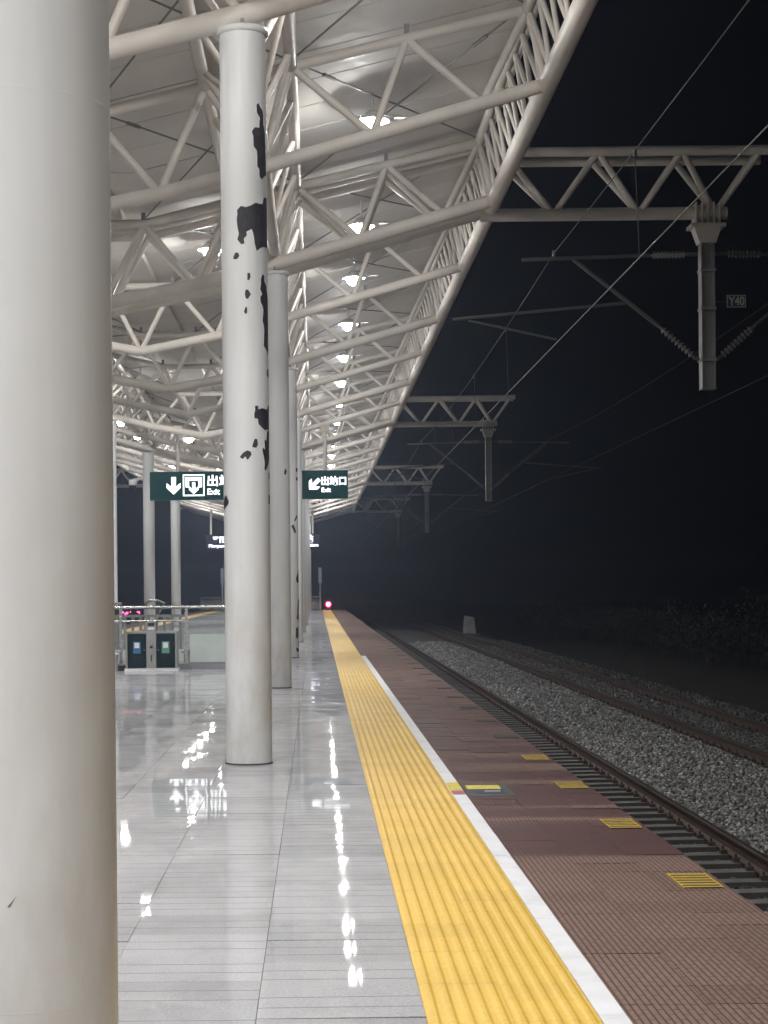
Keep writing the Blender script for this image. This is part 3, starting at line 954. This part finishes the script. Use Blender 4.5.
pd.energy = LAMP_W; pd.color = (0.975, 0.98, 1.0); pd.shadow_soft_size = 0.065
pd.spot_size = math.radians(112); pd.spot_blend = 0.75
rows = [(0.8, 'the row nearest the tracks'), (-1.71, 'the row left of the peeled column'), (mir(-1.71), 'the inner row across the platform'), (mir(0.8), 'the outer row across the platform')]
for rx, rname in rows:
    zc = 7.36 + (min(rx, mir(rx)) * 0 + ((rx if rx > XM else mir(rx)) + 2.55) * 0.241)
    for i in range(-5, 19):
        y = 24.0 + 6.1 * (i - 2)
        if y > YR - 1: continue
        if -7 < rx < 0 and i % 3 and i > 0: continue                 # the two inner rows are sparser, save extra unseen lamps added for near brightness
        z = zc - (0.60 if i == 3 and rx > 0 else 0.42 + random.uniform(-0.05, 0.03))
        n_ = i - 1
        lab = f'lit ceiling lamp, {ORD[max(0, n_)]} in {rname}' if y > 18 else f'unseen lit ceiling lamp overhead, short of the view, in {rname}'
        t = thing('ceiling_lamp', lab, 'lamp', (rx, y, z), 'lit lamps under the canopy')
        put('lamp_housing', lm, t); put('lamp_hanger_streak_plate', arm_me, t); put('lamp_lens', lens_me, t)
        lo_ = bpy.data.objects.new('lamp_light', pd); COL.objects.link(lo_); lo_.parent = t; lo_.location = (0, 0, -0.222)

# ------------------------------------------------------------------ lettering
def text(body, size, x, z, y, mat, par, name='lettering', width=None, depth=0.004, bold=0.0):
    cu = bpy.data.curves.new('t', 'FONT'); cu.body = body; cu.size = size; cu.extrude = depth; cu.offset = bold
    o = bpy.data.objects.new('t', cu); COL.objects.link(o)
    bpy.context.view_layer.update()
    me = bpy.data.meshes.new_from_object(o.evaluated_get(bpy.context.evaluated_depsgraph_get()))
    bpy.data.objects.remove(o)
    n_ = len(me.vertices); co = np.zeros(n_ * 3); me.vertices.foreach_get('co', co); co = co.reshape(-1, 3)
    mn, mxx = co.min(0), co.max(0)
    co[:, 0] -= mn[0]; co[:, 1] -= mn[1]
    if width: co[:, 0] *= width / (mxx[0] - mn[0])
    out = np.stack([co[:, 0] + x, y - co[:, 2] - depth, co[:, 1] + z], 1)
    me.vertices.foreach_set('co', out.reshape(-1)); me.materials.clear(); me.materials.append(mat)
    me.name = name
    return put(name, me, par)

def poly_plate(par, poly, y, mat, name, th=0.008):
    m_ = MB(); m_.prism(poly, y - th, y); return m_.obj(name, mat, par)

# --- hanging exit board
EY = 51.98
ex = thing('exit_sign', 'long dark green hanging exit board with white arrows, pictogram and 出站口 lettering', 'sign', (-4.79, EY, 4.10))
b_ = MB(); b_.box(0, 5.71, -0.09, 0.09, 0, 0.82); b_.obj('sign_board', M['signgreen'], ex)
for hx in (0.81, 5.06):
    h = MB(); h.tube((hx, 0, 0.82), (hx, 0, 2.0), 0.055, 10); h.box(hx - 0.12, hx + 0.12, -0.08, 0.08, 1.95, 2.15)
    h.obj('hanger', M['truss'], ex)
fy = -0.091
P = lambda px, py: ((px - 150) / 34.65, (500.5 - py) / 34.65)
def arrow(cx, cz, s, ang):
    pts = [(0, -0.5), (0.40, -0.12), (0.40, 0.16), (0.13, -0.08), (0.13, 0.5), (-0.13, 0.5), (-0.13, -0.08), (-0.40, 0.16), (-0.40, -0.12)]
    ca, sa_ = math.cos(ang), math.sin(ang)
    return [(cx + s * (a * ca - b * sa_), cz + s * (a * sa_ + b * ca)) for a, b in pts]
poly_plate(ex, arrow(0.685, 0.415, 0.50, 0), fy, M['signtext'], 'down_arrow')
ix, iz, iw = 0.955, 0.115, 0.62
fr_ = MB()
for a, b1, c, d in ((0, iw, 0, 0.035), (0, iw, iw - 0.035, iw), (0, 0.035, 0.035, iw - 0.035), (iw - 0.035, iw, 0.035, iw - 0.035)):
    fr_.box(ix + a, ix + b1, fy - 0.008, fy, iz + c, iz + d)
fr_.obj('pictogram_frame', M['signtext'], ex)
gp = MB()
for a, b1, c, d in ((0.075, iw - 0.075, 0.44, 0.545), (0.075, 0.175, 0.25, 0.44), (iw - 0.175, iw - 0.075, 0.25, 0.44)):
    gp.box(ix + a, ix + b1, fy - 0.008, fy, iz + c, iz + d)
gp.obj('pictogram_gate', M['signtext'], ex)
poly_plate(ex, arrow(ix + iw / 2, iz + 0.225, 0.34, 0), fy, M['signtext'], 'pictogram_arrow')
text('出站口', 0.34, 1.66, 0.39, fy, M['signtext'], ex, width=1.02, bold=0.008)
text('Exit', 0.24, 1.66, 0.15, fy, M['signtext'], ex, width=0.36, bold=0.004)
poly_plate(ex, arrow(4.74, 0.42, 0.42, math.radians(-45)), fy, M['signtext'], 'left_arrow')
text('出站口', 0.27, 4.94, 0.385, fy, M['signtext'], ex, width=0.72, bold=0.008)
text('Exit', 0.18, 4.95, 0.19, fy, M['signtext'], ex, width=0.27, bold=0.004)

# --- station name board
ny = 111.7
nm = thing('station_name_sign', 'far dark hanging board with white backlit station name 平阳站', 'sign', (-6.9, ny, 3.95))
b_ = MB(); b_.box(0, 7.1, -0.08, 0.08, 0, 0.98); b_.obj('sign_board', M['signdark'], nm)
for hx in (0.36, 6.66):
    h = MB(); h.tube((hx, 0, 0.98), (hx, 0, 2.5), 0.07, 8); h.obj('hanger', M['truss'], nm)
text('平阳站', 0.42, 0.45, 0.46, -0.081, M['signtext2'], nm, width=1.25, bold=0.012)
text('Pingyang Station', 0.26, 0.22, 0.13, -0.081, M['signtext2'], nm, width=2.1, bold=0.008)
text('平阳站', 0.5, 5.20, 0.45, -0.081, M['signtext2'], nm, width=1.5, bold=0.014)
text('Pingyang Station', 0.26, 4.9, 0.13, -0.081, M['signtext2'], nm, width=2.1, bold=0.008)

# ------------------------------------------------------------------ stairwell railing
gr = thing('glass_railing', 'stainless steel and glass railing round the stair opening behind the bins', 'railing', (0, 0, 0))
RY = 34.36
h = MB(); h.path([(-5.02, HY1, 1.18), (-5.02, RY, 1.18), (-1.40, RY, 1.18), (-1.40, HY1, 1.18)], 0.032, 12); h.obj('handrail', M['steel'], gr)
h = MB(); h.path([(-5.02, RY, 0.92), (-2.55, RY, 0.92)], 0.018, 8); h.obj('middle_rail', M['steel'], gr)
pm = MB().box(-0.028, 0.028, -0.028, 0.028, 0.0, 1.15)
pm.box(-0.09, -0.028, -0.012, 0.012, 0.88, 0.92); pm.box(-0.09, -0.028, -0.012, 0.012, 0.30, 0.34)
pm_me = pm.mesh('post', M['steel'])
for px_ in (-5.0, -3.75, -2.5, -1.42): put('post', pm_me, gr, (px_, RY, 0))
for i in range(1, 9):
    for px_ in (-5.02, -1.40): put('post', pm_me, gr, (px_, RY + i * 1.45, 0))
for a, c in ((-4.95, -3.80), (-3.70, -2.55), (-2.45, -1.46)):
    MB().box(a, c, RY - 0.006, RY + 0.006, 0.14, 1.28).obj('glass_pane', M['glass'], gr)
for i in range(8):
    for px_ in (-5.02, -1.40):
        MB().box(px_ - 0.006, px_ + 0.006, RY + 0.06 + i * 1.45, RY + 1.39 + i * 1.45, 0.14, 1.12).obj('glass_pane', M['glass'], gr)
MB().box(-2.44, -1.46, RY + 0.02, RY + 0.05, 0.13, 0.66).obj('infill_panel', M['panel'], gr)
MB().box(-5.05, -1.38, RY - 0.05, RY + 0.09, 0.0, 0.10).obj('plinth', M['floor_d'], gr)
# balusters and bent handrail at the stair head
sh = thing('stair_handrail', 'grey baluster screen with a bent handrail behind the bins', 'handrail', (0, 0, 0))
MB().box(-4.9, -2.62, 35.2, 35.24, 0.98, 1.03).obj('top_bar', M['galv'], sh)
bal = MB().box(-0.028, 0.028, -0.02, 0.02, 0.35, 0.98).mesh('baluster', M['galv'])
for i in range(15): put('baluster', bal, sh, (-4.85 + 0.155 * i, 35.22, 0))
MB().box(-4.9, -2.62, 35.19, 35.25, 0.0, 0.35).obj('kick_panel', M['panel'], sh)
MB().path([(-3.42, 35.6, 1.22), (-3.3, 35.5, 1.30), (-3.12, 35.4, 1.30), (-2.98, 35.3, 1.24)], 0.022, 8).obj('bent_handrail', M['steel'], sh)
MB().path([(-3.0, 35.3, 1.24), (-3.12, 35.3, 1.03)], 0.022, 8).obj('bent_strut', M['steel'], sh)

# --- bins
bn = thing('recycling_bin', 'twin litter bin with two dark green doors and a central grey ashtray post', 'bin', (-3.10, 33.75, 0))
MB().box(-0.50, 0.50, -0.22, 0.22, 0.0, 0.05).obj('base', M['white'], bn)
fm = MB(); fm.box(-0.48, -0.445, -0.2, 0.2, 0.05, 0.70); fm.box(0.445, 0.48, -0.2, 0.2, 0.05, 0.70); fm.box(-0.48, 0.48, -0.2, 0.2, 0.70, 0.74)
fm.box(-0.44, 0.44, -0.16, 0.2, 0.055, 0.695)
fm.obj('frame', M['galv'], bn)
for s_, lm_ in ((-1, 'binblue'), (1, 'bingrn')):
    x0, x1 = (-0.435, -0.10) if s_ == -1 else (0.10, 0.435)
    d = MB(); d.box(x0, x1, -0.205, -0.165, 0.07, 0.685); d = d.obj('door', M['bingreen'], bn)
    cx = (x0 + x1) / 2
    MB().box(cx - 0.07, cx + 0.07, -0.208, -0.206, 0.33, 0.55).obj('door_label', M[lm_], d)
    MB().box(cx - 0.045, cx + 0.045, -0.211, -0.209, 0.43, 0.53).obj('label_pictogram', M['white'], d)
    MB().tube((x1 - 0.03 if s_ == -1 else x0 + 0.03, -0.205, 0.39), (x1 - 0.03 if s_ == -1 else x0 + 0.03, -0.225, 0.39), 0.012, 8).obj('lock', M['steel'], d)
ap = MB(); ap.box(-0.09, 0.09, -0.20, 0.10, 0.05, 0.70); ap.box(-0.085, 0.085, -0.19, 0.09, 0.70, 0.93); ap.obj('ashtray_post', M['galv'], bn)
MB().box(-0.06, 0.06, -0.196, -0.192, 0.84, 0.90).obj('ashtray_slot', M['black'], bn)
MB().box(-0.055, 0.055, -0.198, -0.191, 0.77, 0.815).obj('ashtray_label', M['white'], bn)
MB().lathe([(0.0, -0.203), (0.03, -0.203), (0.03, -0.198)], c=(0, 0, 0.45), n=16, axis='Y').obj('emblem', M['black'], bn)
MB().box(-0.012, 0.012, -0.203, -0.199, 0.18, 0.30).obj('emblem_bar', M['black'], bn)
bk = thing('white_bucket', 'small white bucket on the floor left of the bins', 'bucket', (-3.86, 33.7, 0))
MB().lathe([(0.0, 0.0), (0.10, 0.0), (0.135, 0.30), (0.145, 0.30), (0.145, 0.33), (0.128, 0.33), (0.10, 0.02), (0.0, 0.02)], n=24).obj('pail', M['white'], bk)
MB().path([(-0.14, 0, 0.30), (-0.09, -0.10, 0.22), (0.09, -0.10, 0.22), (0.14, 0, 0.30)], 0.006, 6).obj('bucket_handle', M['steel'], bk)
bx = thing('black_foot_box', 'small black box on the floor between bucket and bins', 'box', (-3.66, 33.8, 0))
MB().box(-0.075, 0.075, -0.09, 0.09, 0.0, 0.10).obj('body', M['black'], bx)
MB().box(-0.06, 0.06, -0.07, 0.07, 0.10, 0.115).obj('lid', M['galv'], bx)

# --- led display at the stair head
ld = thing('led_display', 'small black display with lit pink segments behind the glass railing', 'display', (-4.3, 38.2, 0))
MB().box(-0.42, 0.62, -0.04, 0.04, 0.86, 1.14).obj('display_case', M['black'], ld)
MB().tube((0.1, 0, -0.4), (0.1, 0, 0.86), 0.03, 8).obj('display_post', M['galv'], ld)
sg = MB()
for a, c, d, e in ((0.11, 0.20, 1.03, 1.06), (0.14, 0.17, 0.94, 1.03), (0.22, 0.25, 0.94, 1.03), (0.25, 0.29, 1.01, 1.05), (0.33, 0.35, 1.04, 1.06), (0.48, 0.54, 1.04, 1.06), (0.52, 0.54, 1.01, 1.04)):
    sg.box(a, c, -0.046, -0.041, d, e)
sg.obj('lit_segments', M['led'], ld)

# --- dome camera on the far row column
cc = thing('security_camera', 'white dome security camera on an arm beside the column left of the exit sign', 'camera', (-5.89, 63.3, 0))
MB().tube((-0.19, -0.05, 5.42), (-0.52, -0.05, 5.42), 0.03, 8).obj('arm', M['white'], cc)
MB().lathe([(0.0, 5.42), (0.13, 5.40), (0.15, 5.22), (0.13, 5.20)], c=(-0.55, -0.05, 0), n=20).obj('housing', M['white'], cc)
MB().lathe([(0.13, 5.21), (0.12, 5.12), (0.07, 5.06), (0.0, 5.04)], c=(-0.55, -0.05, 0), n=20).obj('dome', M['black'], cc)

# ------------------------------------------------------------------ platform end
er = thing('end_railing', 'low dark steel railing closing off the far end of the platform', 'railing', (0, 127.3, 0))
for z in (0.95, 0.72): MB().box(PX0 + 0.2, 0.28, -0.025, 0.025, z - 0.025, z + 0.025).obj('rail', M['galv'], er)
MB().box(PX0 + 0.2, 0.28, -0.02, 0.02, 0.05, 0.62).obj('kick_panel', M['mast'], er)
pme = MB().box(-0.03, 0.03, -0.03, 0.03, 0, 0.97).mesh('post', M['galv'])
for i in range(9): put('post', pme, er, (PX0 + 0.25 + i * (8.44 / 8), 0, 0))
for x, lab in ((0.22, 'slim post with a tall blue box at the platform end beside the red light'), (-6.6, 'slim post with a tall blue box at the far end across the platform')):
    t = thing('marker_post', lab, 'post', (x, 125.5, 0), 'marker posts at the platform end')
    MB().tube((0, 0, 0), (0, 0, 1.9), 0.045, 8).obj('pole', M['galv'], t)
    MB().box(-0.11, 0.11, -0.09, 0.09, 1.9, 3.0).obj('marker_box', M['postblue'], t)
sgn = thing('signal_light', 'small glowing red signal lamp at the far end of the yellow strip', 'signal', (0.78, 126.0, 0))
MB().box(-0.2, 0.2, 0.0, 0.3, 0.0, 0.85).obj('signal_case', M['black'], sgn)
MB().lathe([(0.0, -0.02), (0.10, -0.02), (0.115, 0.0)], c=(0, 0, 0.42), n=24, axis='Y').obj('lamp_core', M['signal'], sgn)
MB().lathe([(0.117, -0.012), (0.21, -0.012), (0.23, 0.02)], c=(0, 0, 0.42), n=24, axis='Y').obj('halo_ring', M['signal_halo'], sgn)
mk = thing('marker_block', 'white tapered concrete block standing beyond the far track', 'block', (9.98, 118, -1.55))
MB().add([(-0.40, -0.25, 0), (0.40, -0.25, 0), (0.40, 0.25, 0), (-0.40, 0.25, 0), (-0.34, -0.2, 1.22), (0.28, -0.2, 1.1), (0.28, 0.2, 1.1), (-0.34, 0.2, 1.22)],
         [(3, 2, 1, 0), (4, 5, 6, 7), (0, 1, 5, 4), (1, 2, 6, 5), (2, 3, 7, 6), (3, 0, 4, 7)]).obj('body', M['markwhite'], mk)
MB().box(-0.6, 0.6, -0.4, 0.4, -0.5, 0.01).obj('footing', M['concrete'], mk)

# ------------------------------------------------------------------ catenary gantries
def insulator(m_, a, b, n=9, r=0.062):
    a = Vector(a); b = Vector(b)
    m_.tube(a, b, 0.022, 8)
    for i in range(n):
        t = 0.12 + 0.76 * i / (n - 1)
        c = a.lerp(b, t); d = (b - a).normalized() * 0.022
        m_.tube(c - d, c + d, r, 12, r2=r * 0.55)
def gantry(y, lab):
    t = thing('catenary_gantry', lab, 'gantry', (0, y + 0.6, 0.09), 'overhead line gantries along the track')
    XP = 6.13
    MB().tube((2.6, 0, 7.22), (6.45, 0, 7.22), 0.1, 14).obj('lower_chord', M['truss'], t)
    for yy in (-0.33, 0.33):
        MB().tube((2.5, yy, 8.12), (7.06, yy, 8.12), 0.078, 12).obj('upper_chord', M['truss'], t)
    nodes_u = [2.55, 4.42, 5.66, 6.85]; 
    lo = [3.75, 5.08, 6.27]; up = [2.95, 4.40, 5.70, 6.92]
    for yy in (-0.33, 0.33):
        for i in range(3):
            MB().tube((up[i], yy, 8.12), (lo[i], 0, 7.22), 0.052, 8).obj('brace', M['truss'], t)
            MB().tube((lo[i], 0, 7.22), (up[i + 1], yy, 8.12), 0.052, 8).obj('brace', M['truss'], t)
    for x in up: MB().tube((x, -0.33, 8.12), (x, 0.33, 8.12), 0.045, 8).obj('tie', M['truss'], t)
    # the truss runs on under the roof, across the platform
    inn = MB(); inu2 = {-0.33: MB(), 0.33: MB()}; inb = MB()
    for Lq, Uq in ((Lr, Ur), (Ll, Ul)):
        for a, b2 in zip(Lq, Lq[1:]): inn.tube((a[0], 0, a[1] - 0.12), (b2[0], 0, b2[1] - 0.12), 0.1, 12)
        for yy in (-0.33, 0.33):
            if Lq is Lr: inu2[yy].tube((Ur[0][0], yy, 7.0), (Ul[0][0], yy, 7.0), 0.078, 10)
            for a, b2 in zip(Uq, Uq[1:]): inu2[yy].tube((a[0], yy, a[1] - 0.1), (b2[0], yy, b2[1] - 0.1), 0.078, 10)
            for a, b2, c in zip(Lq, Uq, Lq[1:]):
                inb.tube((a[0], 0, a[1] - 0.12), (b2[0], yy, b2[1] - 0.1), 0.05, 8)
                inb.tube((b2[0], yy, b2[1] - 0.1), (c[0], 0, c[1] - 0.12), 0.05, 8)
    inn.obj('inner_lower_chord', M['truss'], t); [q.obj('inner_upper_chord', M['truss'], t) for q in inu2.values()]; inb.obj('inner_bracing', M['truss'], t, kind='stuff')
    # collar with ribs and drop post
    cb = MB(); cb.box(XP - 0.27, XP + 0.27, -0.2, 0.2, 6.98, 7.03)
    for i in range(5):
        x = XP - 0.18 + 0.09 * i
        cb.box(x - 0.009, x + 0.009, -0.18, 0.18, 7.03, 7.36)
    cb.add([(XP - 0.21, -0.14, 6.98), (XP + 0.21, -0.14, 6.98), (XP + 0.21, 0.14, 6.98), (XP - 0.21, 0.14, 6.98), (XP - 0.13, -0.13, 6.74), (XP + 0.13, -0.13, 6.74), (XP + 0.13, 0.13, 6.74), (XP - 0.13, 0.13, 6.74)],
           [(4, 5, 6, 7), (0, 1, 5, 4), (1, 2, 6, 5), (2, 3, 7, 6), (3, 0, 4, 7)])
    cb.obj('post_collar', M['truss'], t)
    dp = MB()
    dp.box(XP - 0.105, XP - 0.091, -0.12, 0.12, 4.48, 6.98); dp.box(XP + 0.091, XP + 0.105, -0.12, 0.12, 4.48, 6.98); dp.box(XP - 0.091, XP + 0.091, -0.008, 0.008, 4.48, 6.98)
    dp.box(XP - 0.11, XP + 0.11, -0.125, 0.125, 4.465, 4.479)
    dp.obj('drop_post', M['mast'], t)
    for z in (6.3, 5.70, 4.9):
        MB().box(XP - 0.118, XP + 0.118, -0.135, 0.135, z, z + 0.04).obj('clamp', M['mast'], t)
    for s_ in (-1, 1):
        q = lambda d: XP + s_ * d
        MB().tube((q(0.14), 0, 6.58), (q(0.3), 0, 6.58), 0.03, 8).obj('bracket', M['arm'], t)
        m_ = MB(); insulator(m_, (q(0.3), 0, 6.58), (q(0.9), 0, 6.57)); m_.obj('insulator', M['insul'], t)
        MB().tube((q(0.9), 0, 6.57), (q(2.88), 0, 6.52), 0.030, 10).obj('top_tube', M['arm'], t)
        MB().tube((q(0.13), 0, 4.93), (q(0.22), 0, 4.98), 0.035, 8).obj('bracket', M['arm'], t)
        m_ = MB(); insulator(m_, (q(0.2), 0, 4.97), (q(0.75), 0, 5.46)); m_.obj('insulator', M['insul'], t)
        MB().tube((q(0.75), 0, 5.46), (q(2.08), 0, 6.52), 0.034, 10).obj('strut_tube', M['arm'], t)
        MB().tube((q(1.25), 0, 5.83), (q(3.97), 0, 5.60), 0.026, 10).obj('registration_tube', M['arm'], t)
        MB().tube((q(3.72), 0, 5.58), (q(2.35), 0, 5.27), 0.020, 8).obj('steady_arm', M['arm'], t)
        MB().tube((q(2.38), 0, 6.52), (q(2.38), 0, 6.66), 0.025, 8).obj('wire_clamp', M['arm'], t)
    return t
glab = ['cream truss gantry nearest the viewer, with hanging post and two insulated arms', 'second overhead line gantry, with its post hanging in mid frame',
        'third overhead line gantry, dim in the haze beyond the second', 'farthest overhead line gantry, fading into haze at the canopy end']
ty = []
for i in range(4):
    y = D0 + DB * (2 + 3 * i)
    gantry(y, glab[i]); ty.append(y + 0.6)
# simpler gantries on the far side of the platform
for i, lab in ((1, 'gantry across the platform, its truss seen left of the exit sign'), (2, 'farther gantry across the platform, low behind the exit sign')):
    y = D0 + DB * (2 + 3 * i)
    t = thing('catenary_gantry', lab, 'gantry', (0, y + 0.6, 0.09), 'overhead line gantries across the platform')
    MB().tube((mir(2.6), 0, 7.22), (mir(6.32), 0, 7.22), 0.1, 10).obj('lower_chord', M['truss'], t)
    for yy in (-0.33, 0.33):
        MB().tube((mir(2.5), yy, 8.12), (mir(6.95), yy, 8.12), 0.078, 10).obj('upper_chord', M['truss'], t)
        lo = [3.75, 5.02, 6.16]; up = [2.95, 4.40, 5.62, 6.80]
        for k in range(3):
            MB().tube((mir(up[k]), yy, 8.12), (mir(lo[k]), 0, 7.22), 0.052, 6).obj('brace', M['truss'], t)
            MB().tube((mir(lo[k]), 0, 7.22), (mir(up[k + 1]), yy, 8.12), 0.052, 6).obj('brace', M['truss'], t)
    MB().box(mir(6.12), mir(5.88), -0.12, 0.12, 4.48, 7.2).obj('drop_post', M['mast'], t)
# number plate on an outrigger of the nearest gantry
npl = thing('number_plate', 'small dark plate reading Y40 beside the nearest gantry post', 'plate', (6.59, ty[0], 5.93))
MB().box(-0.15, 0.15, -0.012, 0.0, -0.10, 0.10).obj('plate', M['plate'], npl)
MB().box(-0.47, 0.12, 0.001, 0.02, -0.012, 0.012).obj('plate_arm', M['black'], npl)
text('Y40', 0.19, -0.125, -0.068, -0.0125, M['plate_t'], npl, width=0.25, depth=0.002, bold=0.004)
pb_ = MB()
for a, c, d, e in ((-0.145, 0.145, 0.086, 0.095), (-0.145, 0.145, -0.095, -0.086), (-0.145, -0.136, -0.086, 0.086), (0.136, 0.145, -0.086, 0.086)):
    pb_.box(a, c, -0.016, -0.0125, d, e)
pb_.obj('plate_border', M['plate_t'], npl)

# wires: sagging messengers, straight contact wires, droppers
def wire(name, lab, pts, r, mat, cat='wire'):
    o = MB().path(pts, r, 6).obj(name, mat, None, label=lab, category=cat, group='overhead line wires')
    return o
sup = [ty[0] - 3 * DB * 2, ty[0] - 3 * DB] + ty + [ty[-1] + 3 * DB]
def catenary(x, z, sag):
    pts = []
    for a, b2 in zip(sup, sup[1:]):
        for i in range(10):
            t = i / 10
            pts.append((x, a + (b2 - a) * t, z - sag * 4 * t * (1 - t)))
    pts.append((x, sup[-1], z)); return pts
wire('messenger_wire', 'thin sagging wire carried on the upper arms over the near track', catenary(3.75, 6.71, 0.22), 0.007, M['cable'])
wire('contact_wire', 'bright straight contact wire below the arms over the near track', [(3.79, sup[0], 5.32), (3.79, sup[-1], 5.32)], 0.0075, M['wire'])
wire('messenger_wire', 'thin sagging wire over the far track', catenary(8.25, 6.71, 0.22), 0.005, M['cable'])
wire('contact_wire', 'faint contact wire over the far track at the right edge', [(8.34, sup[0], 5.35), (8.34, sup[-1], 5.35)], 0.005, M['cable'])
dr = []
for a, b2 in zip(sup[1:], sup[2:]):
    for i in range(1, 5):
        t = i / 5
        y = a + (b2 - a) * t
        if y < 14: continue
        zt = 6.71 - 0.22 * 4 * t * (1 - t)
        m_ = MB(); m_.tube((3.75, y, zt), (3.79, y, 5.33), 0.005, 5); m_.tube((3.75, y, zt - 0.07), (3.75, y, zt + 0.03), 0.022, 6)
        m_.obj('dropper_wire', M['cable'], None, label='short vertical dropper hung between the two wires over the near track', category='wire', group='droppers over the near track')

# ------------------------------------------------------------------ bushes beyond the far track
def bush_mesh(seed, w, h):
    r_ = np.random.default_rng(seed)
    m_ = MB()
    cl = r_.normal(0, 1, (26, 3)) * np.array([w * 0.36, w * 0.36, h * 0.2]) + np.array([0, 0, h * 0.52])
    for c in cl:
        for _ in range(46):
            p = c + r_.normal(0, 1, 3) * np.array([0.24, 0.24, 0.2])
            if p[2] < 0.05: continue
            a = r_.normal(0, 1, 3); a /= np.linalg.norm(a); b2 = np.cross(a, r_.normal(0, 1, 3)); b2 /= np.linalg.norm(b2)
            s = r_.uniform(0.05, 0.10)
            m_.add([p - a * s, p + b2 * s * 0.5, p + a * s, p - b2 * s * 0.5], [(0, 1, 2, 3)])
    return m_.mesh('foliage', M['leaf'])
stm = MB()
for k in range(6):
    a = k * 1.05
    stm.tube((0, 0, -0.1), (0.35 * math.cos(a), 0.35 * math.sin(a), 0.9), 0.03, 6, r2=0.012)
st_me = stm.mesh('stem', M['bark'])
bms = [bush_mesh(i, 2.2 + 0.4 * i, 2.0 + 0.35 * i) for i in range(4)]
r_ = random.Random(3)
for i in range(26):
    y = 34 + i * 4.0 + r_.uniform(-1, 1); x = 17.2 + r_.uniform(0, 3.2) + (0.02 * i)
    t = thing('bush', 'dim leafy bush in the dark strip beyond the far track', 'bush', (x, y, -2.34), 'bushes beyond the far track')
    put('foliage', bms[i % 4], t); put('stem', st_me, t)
    sc_2 = r_.uniform(0.8, 1.25); t.scale = (sc_2, sc_2, sc_2 * r_.uniform(0.8, 1.2)); t.rotation_euler = (0, 0, r_.uniform(0, 6.28))

# ------------------------------------------------------------------ night mist
hz = MB().box(-420, 420, -260, 620, -3.35, 9.4)
m, nt, b = new_mat('night_mist')
nt.nodes.remove(b)
pv_ = N(nt, "ShaderNodeVolumePrincipled")
pv_.inputs["Color"].default_value = (0.60, 0.73, 1.0, 1)
pv_.inputs["Density"].default_value = 0.0014
pv_.inputs["Anisotropy"].default_value = 0.85
nt.links.new(pv_.outputs[0], nt.nodes["Material Output"].inputs["Volume"])
hz.obj('haze', m, None, kind='stuff')
